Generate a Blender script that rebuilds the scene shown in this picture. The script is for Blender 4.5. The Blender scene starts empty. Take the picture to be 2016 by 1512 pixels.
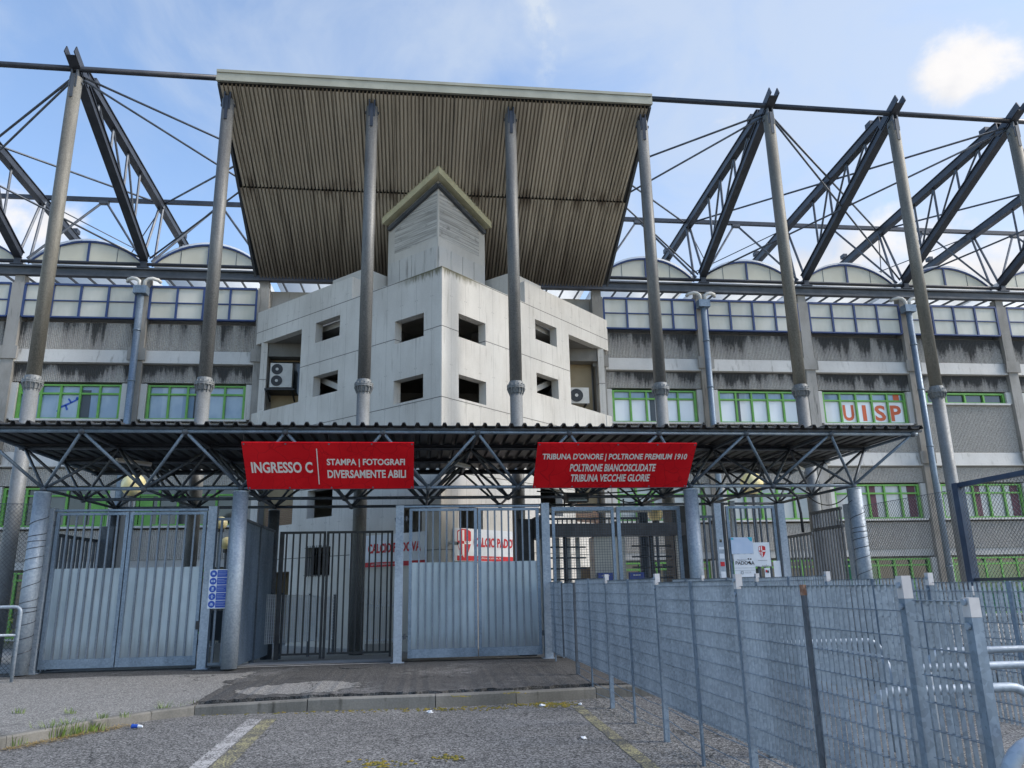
import bpy, math, random
from mathutils import Vector, Matrix
random.seed(11)
S = bpy.context.scene
COL = S.collection
V = Vector
# ---------------------------------------------------------------- camera
F, PITCH, YAW, ROLL = 1520.0, math.radians(14.75), math.radians(6.99), math.radians(-1.14)
fw = V((math.sin(YAW)*math.cos(PITCH), math.cos(YAW)*math.cos(PITCH), math.sin(PITCH)))
r0 = V((math.cos(YAW), -math.sin(YAW), 0)); u0 = r0.cross(fw)
RR = math.cos(ROLL)*r0 + math.sin(ROLL)*u0
UU = -math.sin(ROLL)*r0 + math.cos(ROLL)*u0
EYE = V((0, 0, 1.6))
cam = bpy.data.cameras.new('camera'); camo = bpy.data.objects.new('camera', cam); COL.objects.link(camo)
cam.sensor_width = 36; cam.lens = F/2016*36; cam.clip_end = 2000; cam.clip_start = .05
camo.matrix_world = Matrix(((RR.x, UU.x, -fw.x, EYE.x), (RR.y, UU.y, -fw.y, EYE.y), (RR.z, UU.z, -fw.z, EYE.z), (0, 0, 0, 1)))
S.camera = camo
def at(x, y, X=None, Y=None, Z=None):
    """world point where the sight line of a photo pixel meets a plane X=, Y= or Z="""
    d = F*fw + (x-1008)*RR - (y-756)*UU
    t = X/d.x if X is not None else (Y/d.y if Y is not None else (Z-1.6)/d.z)
    return EYE + d*t
def at_plane(x, y, p, n):
    d = F*fw + (x-1008)*RR - (y-756)*UU
    n = V(n); return EYE + d*((V(p)-EYE).dot(n)/d.dot(n))
# ---------------------------------------------------------------- sky, sun, exposure
SUN_EL, SUN_AZ = 37, 103     # azimuth: degrees from +Y (into the picture) towards +X
W = bpy.data.worlds.new('World'); S.world = W; W.use_nodes = True
nt = W.node_tree; N = nt.nodes; L = nt.links
bg = N['Background']
sky = N.new('ShaderNodeTexSky'); sky.sky_type = 'NISHITA'; sky.sun_disc = False
sky.sun_elevation = math.radians(SUN_EL); sky.sun_rotation = math.radians(SUN_AZ)
sky.air_density = 1.0; sky.dust_density = .7; sky.ozone_density = 1.8
bg.inputs['Strength'].default_value = 0.128
def nmath(T, op, a, b=None, c=None):
    n = T.nodes.new('ShaderNodeMath'); n.operation = op
    for i, v in enumerate((a, b, c)):
        if v is None: continue
        if isinstance(v, (int, float)): n.inputs[i].default_value = v
        else: T.links.new(v, n.inputs[i])
    return n.outputs[0]
def nramp(T, v, a, b, smooth=True):
    n = T.nodes.new('ShaderNodeMapRange'); n.interpolation_type = 'SMOOTHSTEP' if smooth else 'LINEAR'
    T.links.new(v, n.inputs[0]); n.inputs[1].default_value = a; n.inputs[2].default_value = b
    return n.outputs[0]
def nnoise(T, vec, scale, detail=4, rough=.55, dist=0):
    n = T.nodes.new('ShaderNodeTexNoise'); T.links.new(vec, n.inputs['Vector'])
    n.inputs['Scale'].default_value = scale; n.inputs['Detail'].default_value = detail
    n.inputs['Roughness'].default_value = rough; n.inputs['Distortion'].default_value = dist
    return n.outputs['Fac']
def nscale(T, vec, s, o=(0, 0, 0)):
    n = T.nodes.new('ShaderNodeMapping'); T.links.new(vec, n.inputs[0]); n.inputs['Scale'].default_value = s
    n.inputs['Location'].default_value = o
    return n.outputs[0]
def nmix(T, f, a, b, mode='MIX'):
    n = T.nodes.new('ShaderNodeMix'); n.data_type = 'RGBA'; n.blend_type = mode
    for i, v in ((0, f), (6, a), (7, b)):
        if isinstance(v, (int, float)): n.inputs[i].default_value = v
        elif isinstance(v, tuple): n.inputs[i].default_value = (*v[:3], 1)
        else: T.links.new(v, n.inputs[i])
    return n.outputs[2]
tc = N.new('ShaderNodeTexCoord').outputs['Generated']
def blob(px, py, r0_, r1_, stretch=1.0):
    d = (F*fw + (px-1008)*RR - (py-756)*UU).normalized()
    n = N.new('ShaderNodeVectorMath'); n.operation = 'SUBTRACT'; L.new(tc, n.inputs[0]); n.inputs[1].default_value = d
    m = N.new('ShaderNodeMapping'); L.new(n.outputs[0], m.inputs[0]); m.inputs['Scale'].default_value = (1, 1, stretch)
    q = N.new('ShaderNodeVectorMath'); q.operation = 'LENGTH'; L.new(m.outputs[0], q.inputs[0])
    return nramp(nt, q.outputs['Value'], r1_, r0_, True)
puff = nnoise(nt, nscale(nt, tc, (1, 1, 1.35)), 15, 9, .56, .15)
fine = nnoise(nt, nscale(nt, tc, (1, 1, 1.2), (3, 1, 0)), 5, 6, .6, .6)
# heaps of cumulus standing in the sky: where they are is a matter of direction only
b1 = blob(1900, 125, .005, .115, 1.5)
b2 = nmath(nt, 'MAXIMUM', blob(1560, 570, .03, .13, 1.5), blob(1745, 545, .04, .17, 1.4))
b3 = nmath(nt, 'MAXIMUM', blob(1990, 560, .04, .16, 1.3), blob(30, 455, .02, .12, 1.2))
b4 = nmath(nt, 'MAXIMUM', blob(1640, 600, .04, .15, 1.5), blob(1860, 600, .05, .18, 1.5))
bs = nmath(nt, 'MAXIMUM', nmath(nt, 'MAXIMUM', b1, b2), nmath(nt, 'MAXIMUM', b3, b4))
cum = nramp(nt, nmath(nt, 'ADD', nmath(nt, 'MULTIPLY', puff, 1.35), nmath(nt, 'MULTIPLY', bs, .55)), .90, 1.34)
veil = nmath(nt, 'ADD', .03, nmath(nt, 'MULTIPLY', nramp(nt, nmath(nt, 'ADD', fine, nmath(nt, 'MULTIPLY', blob(1900, 60, .05, 1.0), .42)), .42, 1.0), .68))
streak = nmath(nt, 'MAXIMUM', nmath(nt, 'MAXIMUM', blob(1058, 5, .0, .030), blob(1070, 50, .0, .030)), nmath(nt, 'MAXIMUM', blob(1085, 90, .0, .028), blob(1080, 145, .0, .022)))
veil = nmath(nt, 'ADD', veil, nmath(nt, 'MULTIPLY', nmath(nt, 'MULTIPLY', streak, nramp(nt, nnoise(nt, nscale(nt, tc, (6, 6, 1.4)), 9, 5), .35, .65)), .45))
low = N.new('ShaderNodeSeparateXYZ'); L.new(tc, low.inputs[0])
base = nmix(nt, veil, sky.outputs[0], (2.2, 2.5, 2.95))
shade = nmix(nt, nramp(nt, nnoise(nt, tc, 9, 5), .35, .7), (3.3, 3.25, 3.25), (2.4, 2.5, 2.75))
L.new(nmix(nt, cum, base, shade), bg.inputs[0])
sd = bpy.data.lights.new('sun', 'SUN'); sun = bpy.data.objects.new('sun', sd); COL.objects.link(sun)
sd.energy = 1.75; sd.angle = math.radians(20); sd.color = (1, .93, .83)
e, a = math.radians(SUN_EL), math.radians(SUN_AZ)
sdir = V((math.sin(a)*math.cos(e), math.cos(a)*math.cos(e), math.sin(e)))
sun.rotation_euler = (-sdir).to_track_quat('-Z', 'Y').to_euler()
S.view_settings.view_transform = 'Standard'; S.view_settings.look = 'None'
S.view_settings.exposure = 1.24; S.view_settings.gamma = 1
S.cycles.max_bounces = 10; S.cycles.diffuse_bounces = 7
# ---------------------------------------------------------------- materials
def new_mat(name):
    m = bpy.data.materials.new(name); m.use_nodes = True
    T = m.node_tree; return m, T, T.nodes['Principled BSDF']
def geo(T): return T.nodes.new('ShaderNodeNewGeometry').outputs['Position']
def bump(T, b, h, strength=.3, dist=.02):
    n = T.nodes.new('ShaderNodeBump'); n.inputs['Strength'].default_value = strength; n.inputs['Distance'].default_value = dist
    T.links.new(h, n.inputs['Height']); T.links.new(n.outputs[0], b.inputs['Normal'])
def setc(T, b, col): 
    if isinstance(col, tuple): b.inputs['Base Color'].default_value = (*col, 1)
    else: T.links.new(col, b.inputs['Base Color'])
def mat(name, c1, c2=None, scale=3, st=(1, 1, 1), rough=.6, metal=0, lo=.35, hi=.7, bs=0, fine=None, spec=None):
    m, T, b = new_mat(name)
    b.inputs['Roughness'].default_value = rough; b.inputs['Metallic'].default_value = metal
    if spec is not None: b.inputs['Specular IOR Level'].default_value = spec
    if c2 is None: setc(T, b, c1); return m
    p = geo(T); n = nnoise(T, nscale(T, p, st), scale, 6, .6)
    col = nmix(T, nramp(T, n, lo, hi), c1, c2)
    if fine:
        n2 = nnoise(T, p, fine[0], 3, .6); col = nmix(T, fine[1], col, nmix(T, nramp(T, n2, .3, .7), (0, 0, 0), (1, 1, 1)), 'SOFT_LIGHT')
        if bs: bump(T, b, n2, bs, .01)
    elif bs: bump(T, b, n, bs, .01)
    setc(T, b, col); return m
M = {}
def galv(name, c1, c2, rough, metal, sp=26):
    m, T, b = new_mat(name); p = geo(T)
    vo = T.nodes.new('ShaderNodeTexVoronoi'); T.links.new(p, vo.inputs['Vector']); vo.inputs['Scale'].default_value = sp
    sx = T.nodes.new('ShaderNodeSeparateColor'); T.links.new(vo.outputs['Color'], sx.inputs[0])
    n = nnoise(T, nscale(T, p, (1, 1, .35)), 2.2, 5, .6)
    f = nmath(T, 'ADD', nmath(T, 'MULTIPLY', sx.outputs[0], .45), nmath(T, 'MULTIPLY', nramp(T, n, .3, .7), .55))
    setc(T, b, nmix(T, f, c1, c2)); b.inputs['Metallic'].default_value = metal
    T.links.new(nmath(T, 'MULTIPLY_ADD', sx.outputs[1], .18, rough-.09), b.inputs['Roughness'])
    return m
M['galv'] = galv('galvanised', (.105, .142, .185), (.25, .312, .385), .5, .45, 42)
M['galv_dark'] = galv('galvanised_dull_shaded', (.05, .06, .075), (.125, .145, .17), .55, .4)  # dull zinc; also the canopy's rear members, with their shade in the colour
M['galv_bar'] = galv('galvanised_bar', (.105, .13, .16), (.215, .25, .295), .5, .45, 60)
M['galv_tex'] = galv('galvanised_post', (.19, .23, .275), (.38, .43, .485), .55, .25, 34)
M['sheet'] = mat('zinc_sheet', (.44, .49, .52), (.58, .63, .66), 1.3, (1, 1, .4), .36, .3, .3, .7)
def sheetmat():
    m, T, b = new_mat('zinc_sheet'); p = geo(T); q = T.nodes.new('ShaderNodeSeparateXYZ'); T.links.new(p, q.inputs[0])
    n = nnoise(T, nscale(T, p, (1, 1, .45)), 1.2, 6, .6); n2 = nnoise(T, nscale(T, p, (11, 11, .5)), 1.4, 4, .65); n3 = nnoise(T, p, 2.6, 5, .6)
    c = nmix(T, nramp(T, n, .3, .7), (.31, .365, .40), (.45, .51, .55))
    c = nmix(T, nmath(T, 'MULTIPLY', nramp(T, n2, .52, .75), .4), c, (.24, .275, .30))
    gr = nmath(T, 'MULTIPLY', nramp(T, nmath(T, 'SUBTRACT', q.outputs[2], nmath(T, 'MULTIPLY', n2, .7)), .55, .10), .55)
    c = nmix(T, gr, c, (.17, .17, .165)); c = nmix(T, nmath(T, 'MULTIPLY', nramp(T, n3, .66, .74), .5), c, (.33, .31, .29))
    setc(T, b, c); b.inputs['Metallic'].default_value = .3; T.links.new(nmath(T, 'MULTIPLY_ADD', n3, .3, .22), b.inputs['Roughness']); bump(T, b, nnoise(T, p, 1.7, 2), .25, .05); return m
M['sheet'] = sheetmat()
M['lit_top'] = mat('lit_zinc', (.46, .44, .44), (.58, .56, .55), 8, rough=.5, metal=.1)  # barrier post tops: light reflected on the zinc, put into its colour
M['steel'] = mat('dark_beam_paint', (.026, .030, .040), (.046, .051, .064), 2, rough=.42, metal=.2)
M['steel2'] = mat('grey_beam_paint', (.055, .062, .072), (.09, .098, .11), 2, rough=.5, metal=.2)
M['rod'] = mat('grey_rod_paint', (.07, .08, .10), (.115, .13, .15), 4, rough=.5, metal=.3)
M['black'] = mat('black_paint', (.012, .013, .015), (.03, .031, .034), 6, rough=.5)
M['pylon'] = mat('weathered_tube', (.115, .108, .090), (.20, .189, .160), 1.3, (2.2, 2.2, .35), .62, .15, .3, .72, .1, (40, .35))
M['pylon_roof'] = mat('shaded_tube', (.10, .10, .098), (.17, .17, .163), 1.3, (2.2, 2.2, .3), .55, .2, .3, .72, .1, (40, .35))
M['pylon_low'] = galv('weathered_tube_zinc', (.12, .125, .125), (.22, .23, .235), .6, .15, 40)
M['cream'] = mat('cream_polycarbonate', (.50, .485, .40), (.64, .62, .54), 1.2, (1, 1, .3), .35, 0, .3, .7)
M['lunette'] = mat('cream_lunette', (.60, .575, .46), (.68, .655, .53), .9, rough=.35)
def translucent(name, c):
    m, T, b = new_mat(name); setc(T, b, c); b.inputs['Roughness'].default_value = .4
    t = T.nodes.new('ShaderNodeBsdfTranslucent'); t.inputs[0].default_value = (*c, 1); x = T.nodes.new('ShaderNodeMixShader'); x.inputs[0].default_value = .6
    T.links.new(b.outputs[0], x.inputs[1]); T.links.new(t.outputs[0], x.inputs[2]); T.links.new(x.outputs[0], T.nodes['Material Output'].inputs[0]); return m
M['vault'] = translucent('vault_sheet', (.72, .74, .73))
M['blue'] = mat('blue_frame', (.020, .045, .145), (.035, .06, .17), 3, rough=.45)
M['green'] = mat('green_frame', (.10, .30, .045), (.14, .37, .06), 3, rough=.42)
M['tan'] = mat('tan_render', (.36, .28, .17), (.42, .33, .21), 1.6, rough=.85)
M['red'] = mat('red_sign', (.40, .004, .010), (.52, .008, .014), 2.2, (1, 1, 1.6), .42, 0, .35, .7)
def redmat():
    m, T, b = new_mat('red_sign_print'); p = geo(T)
    vo = T.nodes.new('ShaderNodeTexVoronoi'); vo.feature = 'DISTANCE_TO_EDGE'; vo.inputs['Scale'].default_value = 3.2
    w = T.nodes.new('ShaderNodeVectorMath'); w.operation = 'ADD'; T.links.new(p, w.inputs[0])
    nz = T.nodes.new('ShaderNodeTexNoise'); nz.inputs['Scale'].default_value = 1.2; T.links.new(p, nz.inputs['Vector']); T.links.new(nz.outputs['Color'], w.inputs[1]); T.links.new(w.outputs[0], vo.inputs['Vector'])
    k = nmath(T, 'MULTIPLY', nramp(T, vo.outputs['Distance'], .035, .0), .5)
    setc(T, b, nmix(T, k, nmix(T, nramp(T, nnoise(T, p, 1.6), .35, .7), (.62, .006, .014), (.72, .010, .018)), (.32, .003, .010)))
    b.inputs['Roughness'].default_value = .6; b.inputs['Specular IOR Level'].default_value = .2; return m
M['red'] = redmat()
M['letter'] = mat('white_letter', (.82, .79, .77)); M['redletter'] = mat('red_letter', (.52, .012, .02), rough=.6)
M['white'] = mat('white_board', (.62, .65, .69), (.72, .74, .77), 3, rough=.5)
M['orange'] = mat('orange_letter', (.62, .11, .03), rough=.5)
M['bluesign'] = mat('blue_sign', (.012, .07, .40), rough=.4); M['cyan'] = mat('cyan_tape', (.02, .40, .52), rough=.4)
M['pale'] = mat('pale_sheet', (.42, .52, .68), (.50, .58, .72), 4, rough=.3)
M['ink'] = mat('ink', (.03, .03, .035)); M['inkgrey'] = mat('ink_grey', (.25, .26, .28))
M['globe'] = mat('yellowed_globe', (.86, .70, .30), (.90, .80, .46), 4, rough=.35)
M['ac'] = mat('air_unit_case', (.50, .49, .45), (.58, .57, .53), 4, rough=.5)
M['rust'] = mat('rust_stain', (.20, .09, .05), (.36, .22, .15), 30, rough=.8)
M['fascia'] = mat('cream_fascia', (.33, .32, .25), (.40, .39, .31), 1.5, rough=.45)
M['trim'] = mat('ochre_trim', (.50, .465, .30), (.60, .565, .38), 2, rough=.5)
M['leaf'] = mat('leaf', (.07, .13, .02), (.19, .26, .05), 9, rough=.6)
M['dry'] = mat('dry_grass', (.22, .15, .05), (.34, .25, .09), 20, rough=.8)
M['moss'] = mat('moss', (.10, .10, .015), (.24, .17, .02), 12, rough=.9)
M['brownbox'] = mat('brown_steel', (.055, .048, .048), (.10, .09, .09), 3, rough=.5)
M['blue_steel'] = mat('blue_grey_paint', (.03, .05, .09), (.05, .08, .13), 3, rough=.45)
M['bluecase'] = mat('blue_case', (.02, .06, .36), rough=.35)
M['beige'] = mat('beige_cabinet', (.56, .53, .46), (.66, .63, .55), 3, rough=.5)
M['roofsheet'] = mat('dark_roof_sheet', (.030, .032, .036), (.06, .062, .068), 1.5, (3, .5, 1), .5, .2)
def glass(name, c1, c2, rough=.06):
    m, T, b = new_mat(name); p = geo(T); n = nnoise(T, nscale(T, p, (.9, .9, .5)), 1.1, 4)
    q = T.nodes.new('ShaderNodeSeparateXYZ'); T.links.new(p, q.inputs[0]); wn = T.nodes.new('ShaderNodeTexWhiteNoise'); wn.noise_dimensions = '1D'; T.links.new(nmath(T, 'FLOOR', nmath(T, 'MULTIPLY', q.outputs[0], 1.47)), wn.inputs['W'])
    f = nmath(T, 'ADD', nmath(T, 'MULTIPLY', nramp(T, n, .38, .66), .55), nmath(T, 'MULTIPLY', wn.outputs['Value'], .45))
    setc(T, b, nmix(T, f, c1, c2)); b.inputs['Roughness'].default_value = rough
    b.inputs['Specular IOR Level'].default_value = .8
    return m
M['pane_blue'] = glass('pane_pale_blue', (.14, .22, .32), (.38, .46, .53))
M['pane_white'] = glass('pane_white_film', (.68, .69, .70), (.84, .84, .84))
M['pane_low'] = glass('pane_grey_blind', (.28, .30, .32), (.50, .49, .49))
M['pane_dark'] = glass('pane_dark', (.02, .026, .03), (.07, .08, .085))
M['pane_green'] = glass('pane_green_panel', (.01, .09, .05), (.02, .13, .07))
M['maroon'] = mat('maroon_curtain', (.10, .03, .045)); M['greycurtain'] = mat('grey_curtain', (.06, .075, .09))
def ribbed(name, cover, top):
    m, T, b = new_mat(name); p = geo(T)
    g = T.nodes.new('ShaderNodeSeparateXYZ'); t = T.nodes.new('ShaderNodeTexCoord'); T.links.new(t.outputs['Generated'], g.inputs[0])
    s1 = nnoise(T, nscale(T, p, (1.15, 1.15, .06)), 1.5, 2, .5)            # where the drips hang
    s2 = nnoise(T, nscale(T, p, (7, 7, .35)), 1.5, 3, .6); s3 = nnoise(T, p, 9, 4, .7)
    v = nmath(T, 'ADD', nmath(T, 'MULTIPLY', s1, .60), nmath(T, 'ADD', nmath(T, 'MULTIPLY', s2, .26), nmath(T, 'MULTIPLY', s3, .16)))
    v = nmath(T, 'ADD', v, nmath(T, 'MULTIPLY', nmath(T, 'SUBTRACT', g.outputs[2], .5), top))
    k = nramp(T, v, .64-cover, .74-cover)
    sp = nnoise(T, p, 48, 2, .6)
    c = nmix(T, nramp(T, sp, .32, .68), (.23, .215, .19), (.55, .52, .475))
    c = nmix(T, nmath(T, 'MULTIPLY', nramp(T, v, .50-cover, .68-cover), .45), c, (.16, .15, .14))
    setc(T, b, nmix(T, nmath(T, 'MULTIPLY', k, .9), c, (.030, .030, .029))); b.inputs['Roughness'].default_value = .9
    bump(T, b, sp, .6, .015); return m
M['rib_hi'] = ribbed('ribbed_concrete_mouldy', .08, .14); M['rib_mid'] = ribbed('ribbed_concrete_sooty', .16, .22); M['rib_lo'] = ribbed('ribbed_concrete_clean', -.06, .05)
M['rib_far'] = ribbed('ribbed_concrete_black_streaks', .145, .24)
def concrete(name, c1, c2, dark, stain=.5, grid=None):
    m, T, b = new_mat(name); p = geo(T)
    n1 = nnoise(T, nscale(T, p, (1, 1, .5)), .8, 5, .6); n2 = nnoise(T, nscale(T, p, (5, 5, .5)), 1.6, 4, .6); n3 = nnoise(T, p, 45, 3, .6)
    c = nmix(T, nramp(T, n1, .3, .7), c1, c2)
    c = nmix(T, nmath(T, 'MULTIPLY', nramp(T, n2, .56, .80), stain), c, dark)
    c = nmix(T, .25, c, nmix(T, nramp(T, n3, .3, .7), (.25, .25, .25), (.75, .75, .75)), 'SOFT_LIGHT')
    if grid:
        x0, pitch, zs = grid; q = T.nodes.new('ShaderNodeSeparateXYZ'); T.links.new(p, q.inputs[0])
        s = nmath(T, 'MULTIPLY', nmath(T, 'ABSOLUTE', nmath(T, 'SUBTRACT', q.outputs[0], x0)), 1.41421)
        fr = nmath(T, 'ABSOLUTE', nmath(T, 'SUBTRACT', nmath(T, 'FRACT', nmath(T, 'DIVIDE', nmath(T, 'ADD', s, -.08), pitch)), .5))
        line = nmath(T, 'MULTIPLY', nmath(T, 'LESS_THAN', fr, .008), .55)
        for z in zs: line = nmath(T, 'MAXIMUM', line, nmath(T, 'LESS_THAN', nmath(T, 'ABSOLUTE', nmath(T, 'SUBTRACT', q.outputs[2], z)), .013))
        # bolt dots beside the joints
        fz = nmath(T, 'ABSOLUTE', nmath(T, 'SUBTRACT', nmath(T, 'FRACT', nmath(T, 'DIVIDE', q.outputs[2], 1.02)), .5))
        fs = nmath(T, 'ABSOLUTE', nmath(T, 'SUBTRACT', fr, .06))
        dot = nmath(T, 'MULTIPLY', nmath(T, 'LESS_THAN', fz, .013), nmath(T, 'LESS_THAN', fs, .022))
        line = nmath(T, 'MAXIMUM', line, nmath(T, 'MULTIPLY', dot, .6))
        c = nmix(T, nmath(T, 'MULTIPLY', line, .8), c, (.07, .065, .06))
        # dark growth hanging from the parapet top round the corner, runs below the openings
        n4 = nnoise(T, nscale(T, p, (6, 6, .8)), 1.6, 4, .7)
        gm = nmath(T, 'MULTIPLY', nramp(T, nmath(T, 'ADD', q.outputs[2], nmath(T, 'MULTIPLY', n4, .8)), zk(10.80)+.12, zk(10.80)+.40), nramp(T, s, 2.1, .9))
        c = nmix(T, nmath(T, 'MULTIPLY', gm, .85), c, (.10, .09, .04))
        for zb_ in (zk(8.79), zk(6.92), zk(9.66), zk(7.79)):
            below = nmath(T, 'MULTIPLY', nramp(T, q.outputs[2], zb_-.75, zb_), nmath(T, 'LESS_THAN', q.outputs[2], zb_))
            rn = nmath(T, 'MULTIPLY', below, nramp(T, nnoise(T, nscale(T, p, (9, 9, .3), (0, 0, zb_)), 1.5, 3, .6), .54, .74))
            if zb_ in (zk(8.79), zk(6.92)): rn = nmath(T, 'MULTIPLY', rn, nmath(T, 'LESS_THAN', nmath(T, 'ABSOLUTE', nmath(T, 'SUBTRACT', s, 1.3)), .62))
            else: rn = nmath(T, 'MULTIPLY', rn, nmath(T, 'LESS_THAN', nmath(T, 'ABSOLUTE', nmath(T, 'SUBTRACT', s, 5.03)), .62))
            c = nmix(T, nmath(T, 'MULTIPLY', rn, .45), c, (.20, .185, .15))
    setc(T, b, c); b.inputs['Roughness'].default_value = .85; bump(T, b, n3, .2, .01)
    return m
K = 20.5/21.2
def zk(z): return 1.6 + (z-1.6)*K
M['tower'] = concrete('tower_concrete', (.50, .475, .43), (.62, .595, .545), (.30, .275, .235), .7, (.57, .62, (zk(8.95), zk(6.84), zk(10.77), zk(4.75), zk(2.62))))
M['shaft'] = concrete('shaft_concrete', (.48, .46, .42), (.58, .56, .515), (.34, .32, .28), .5)
M['plain'] = concrete('plain_concrete', (.36, .355, .335), (.46, .45, .43), (.20, .19, .175), .6)
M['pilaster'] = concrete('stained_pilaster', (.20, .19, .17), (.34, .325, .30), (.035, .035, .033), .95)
M['ledge'] = concrete('painted_ledge', (.47, .46, .435), (.56, .55, .52), (.20, .19, .17), .8)
M['underside'] = concrete('shaded_concrete', (.15, .142, .125), (.22, .21, .19), (.08, .075, .065), .6)  # darker plain concrete: shade inside the loggias and tower put into the colour
M['sillcon'] = concrete('light_concrete', (.33, .32, .30), (.44, .43, .41), (.22, .21, .2), .4)
M['kerb'] = concrete('kerb_stone', (.10, .097, .086), (.20, .19, .17), (.032, .03, .022), .95)
def boards():
    m, T, b = new_mat('board_marked_concrete'); p = geo(T)
    n = nnoise(T, nscale(T, p, (.35, .35, 11)), 1.7, 5, .7); n2 = nnoise(T, nscale(T, p, (1, 1, 2)), 2.2, 6, .7); n3 = nnoise(T, p, 30, 3, .6)
    c = nmix(T, nramp(T, n, .38, .62), (.34, .33, .305), (.56, .545, .51)); c = nmix(T, nmath(T, 'MULTIPLY', nramp(T, n2, .56, .70), .6), c, (.17, .165, .15))
    q = T.nodes.new('ShaderNodeSeparateXYZ'); T.links.new(p, q.inputs[0]); f = nmath(T, 'FRACT', nmath(T, 'MULTIPLY', q.outputs[2], 7.0))
    c = nmix(T, nmath(T, 'MULTIPLY', nmath(T, 'LESS_THAN', f, .1), .5), c, (.10, .10, .095))
    setc(T, b, c); b.inputs['Roughness'].default_value = .9; bump(T, b, nmath(T, 'ADD', n, n3), .6, .02); return m
M['boards'] = boards()
def soffit():
    m, T, b = new_mat('brown_soffit_sheet'); p = geo(T)
    q = T.nodes.new('ShaderNodeSeparateXYZ'); T.links.new(p, q.inputs[0])
    n = nnoise(T, nscale(T, p, (3.5, .22, .22)), 1.5, 4, .6); n2 = nnoise(T, nscale(T, p, (14, .3, .3)), 1.2, 3, .6)
    c = nmix(T, nramp(T, n2, .3, .7), (.41, .355, .275), (.55, .485, .385))
    c = nmix(T, nmath(T, 'MULTIPLY', nramp(T, n, .48, .75), .5), c, (.075, .058, .042))
    # rust and soot runs that start at the sheet joint and at the low edge
    w = nmath(T, 'ADD', nramp(T, q.outputs[1], 22.2, 27.5, False), nmath(T, 'MULTIPLY', n, .45))
    c = nmix(T, nmath(T, 'MULTIPLY', nramp(T, w, .45, 1.05), .75), c, (.045, .03, .022))
    wn = T.nodes.new('ShaderNodeTexWhiteNoise'); wn.noise_dimensions = '1D'; T.links.new(nmath(T, 'FLOOR', nmath(T, 'MULTIPLY', q.outputs[0], 1.13)), wn.inputs['W'])
    c = nmix(T, nmath(T, 'MULTIPLY', wn.outputs['Value'], .28), c, (.13, .105, .08))
    lap = nmath(T, 'LESS_THAN', nmath(T, 'FRACT', nmath(T, 'MULTIPLY', q.outputs[0], 1.13)), .022); c = nmix(T, nmath(T, 'MULTIPLY', lap, .8), c, (.03, .022, .016))
    r2 = nmath(T, 'MULTIPLY', nramp(T, nmath(T, 'ABSOLUTE', nmath(T, 'SUBTRACT', q.outputs[1], 23.05)), .55, .0), nramp(T, nnoise(T, nscale(T, p, (2.2, .5, .5)), 1.5, 4, .6), .46, .66))
    c = nmix(T, nmath(T, 'MULTIPLY', r2, .75), c, (.07, .04, .022))
    setc(T, b, c); b.inputs['Roughness'].default_value = .7; return m
M['soffit'] = soffit()
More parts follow.
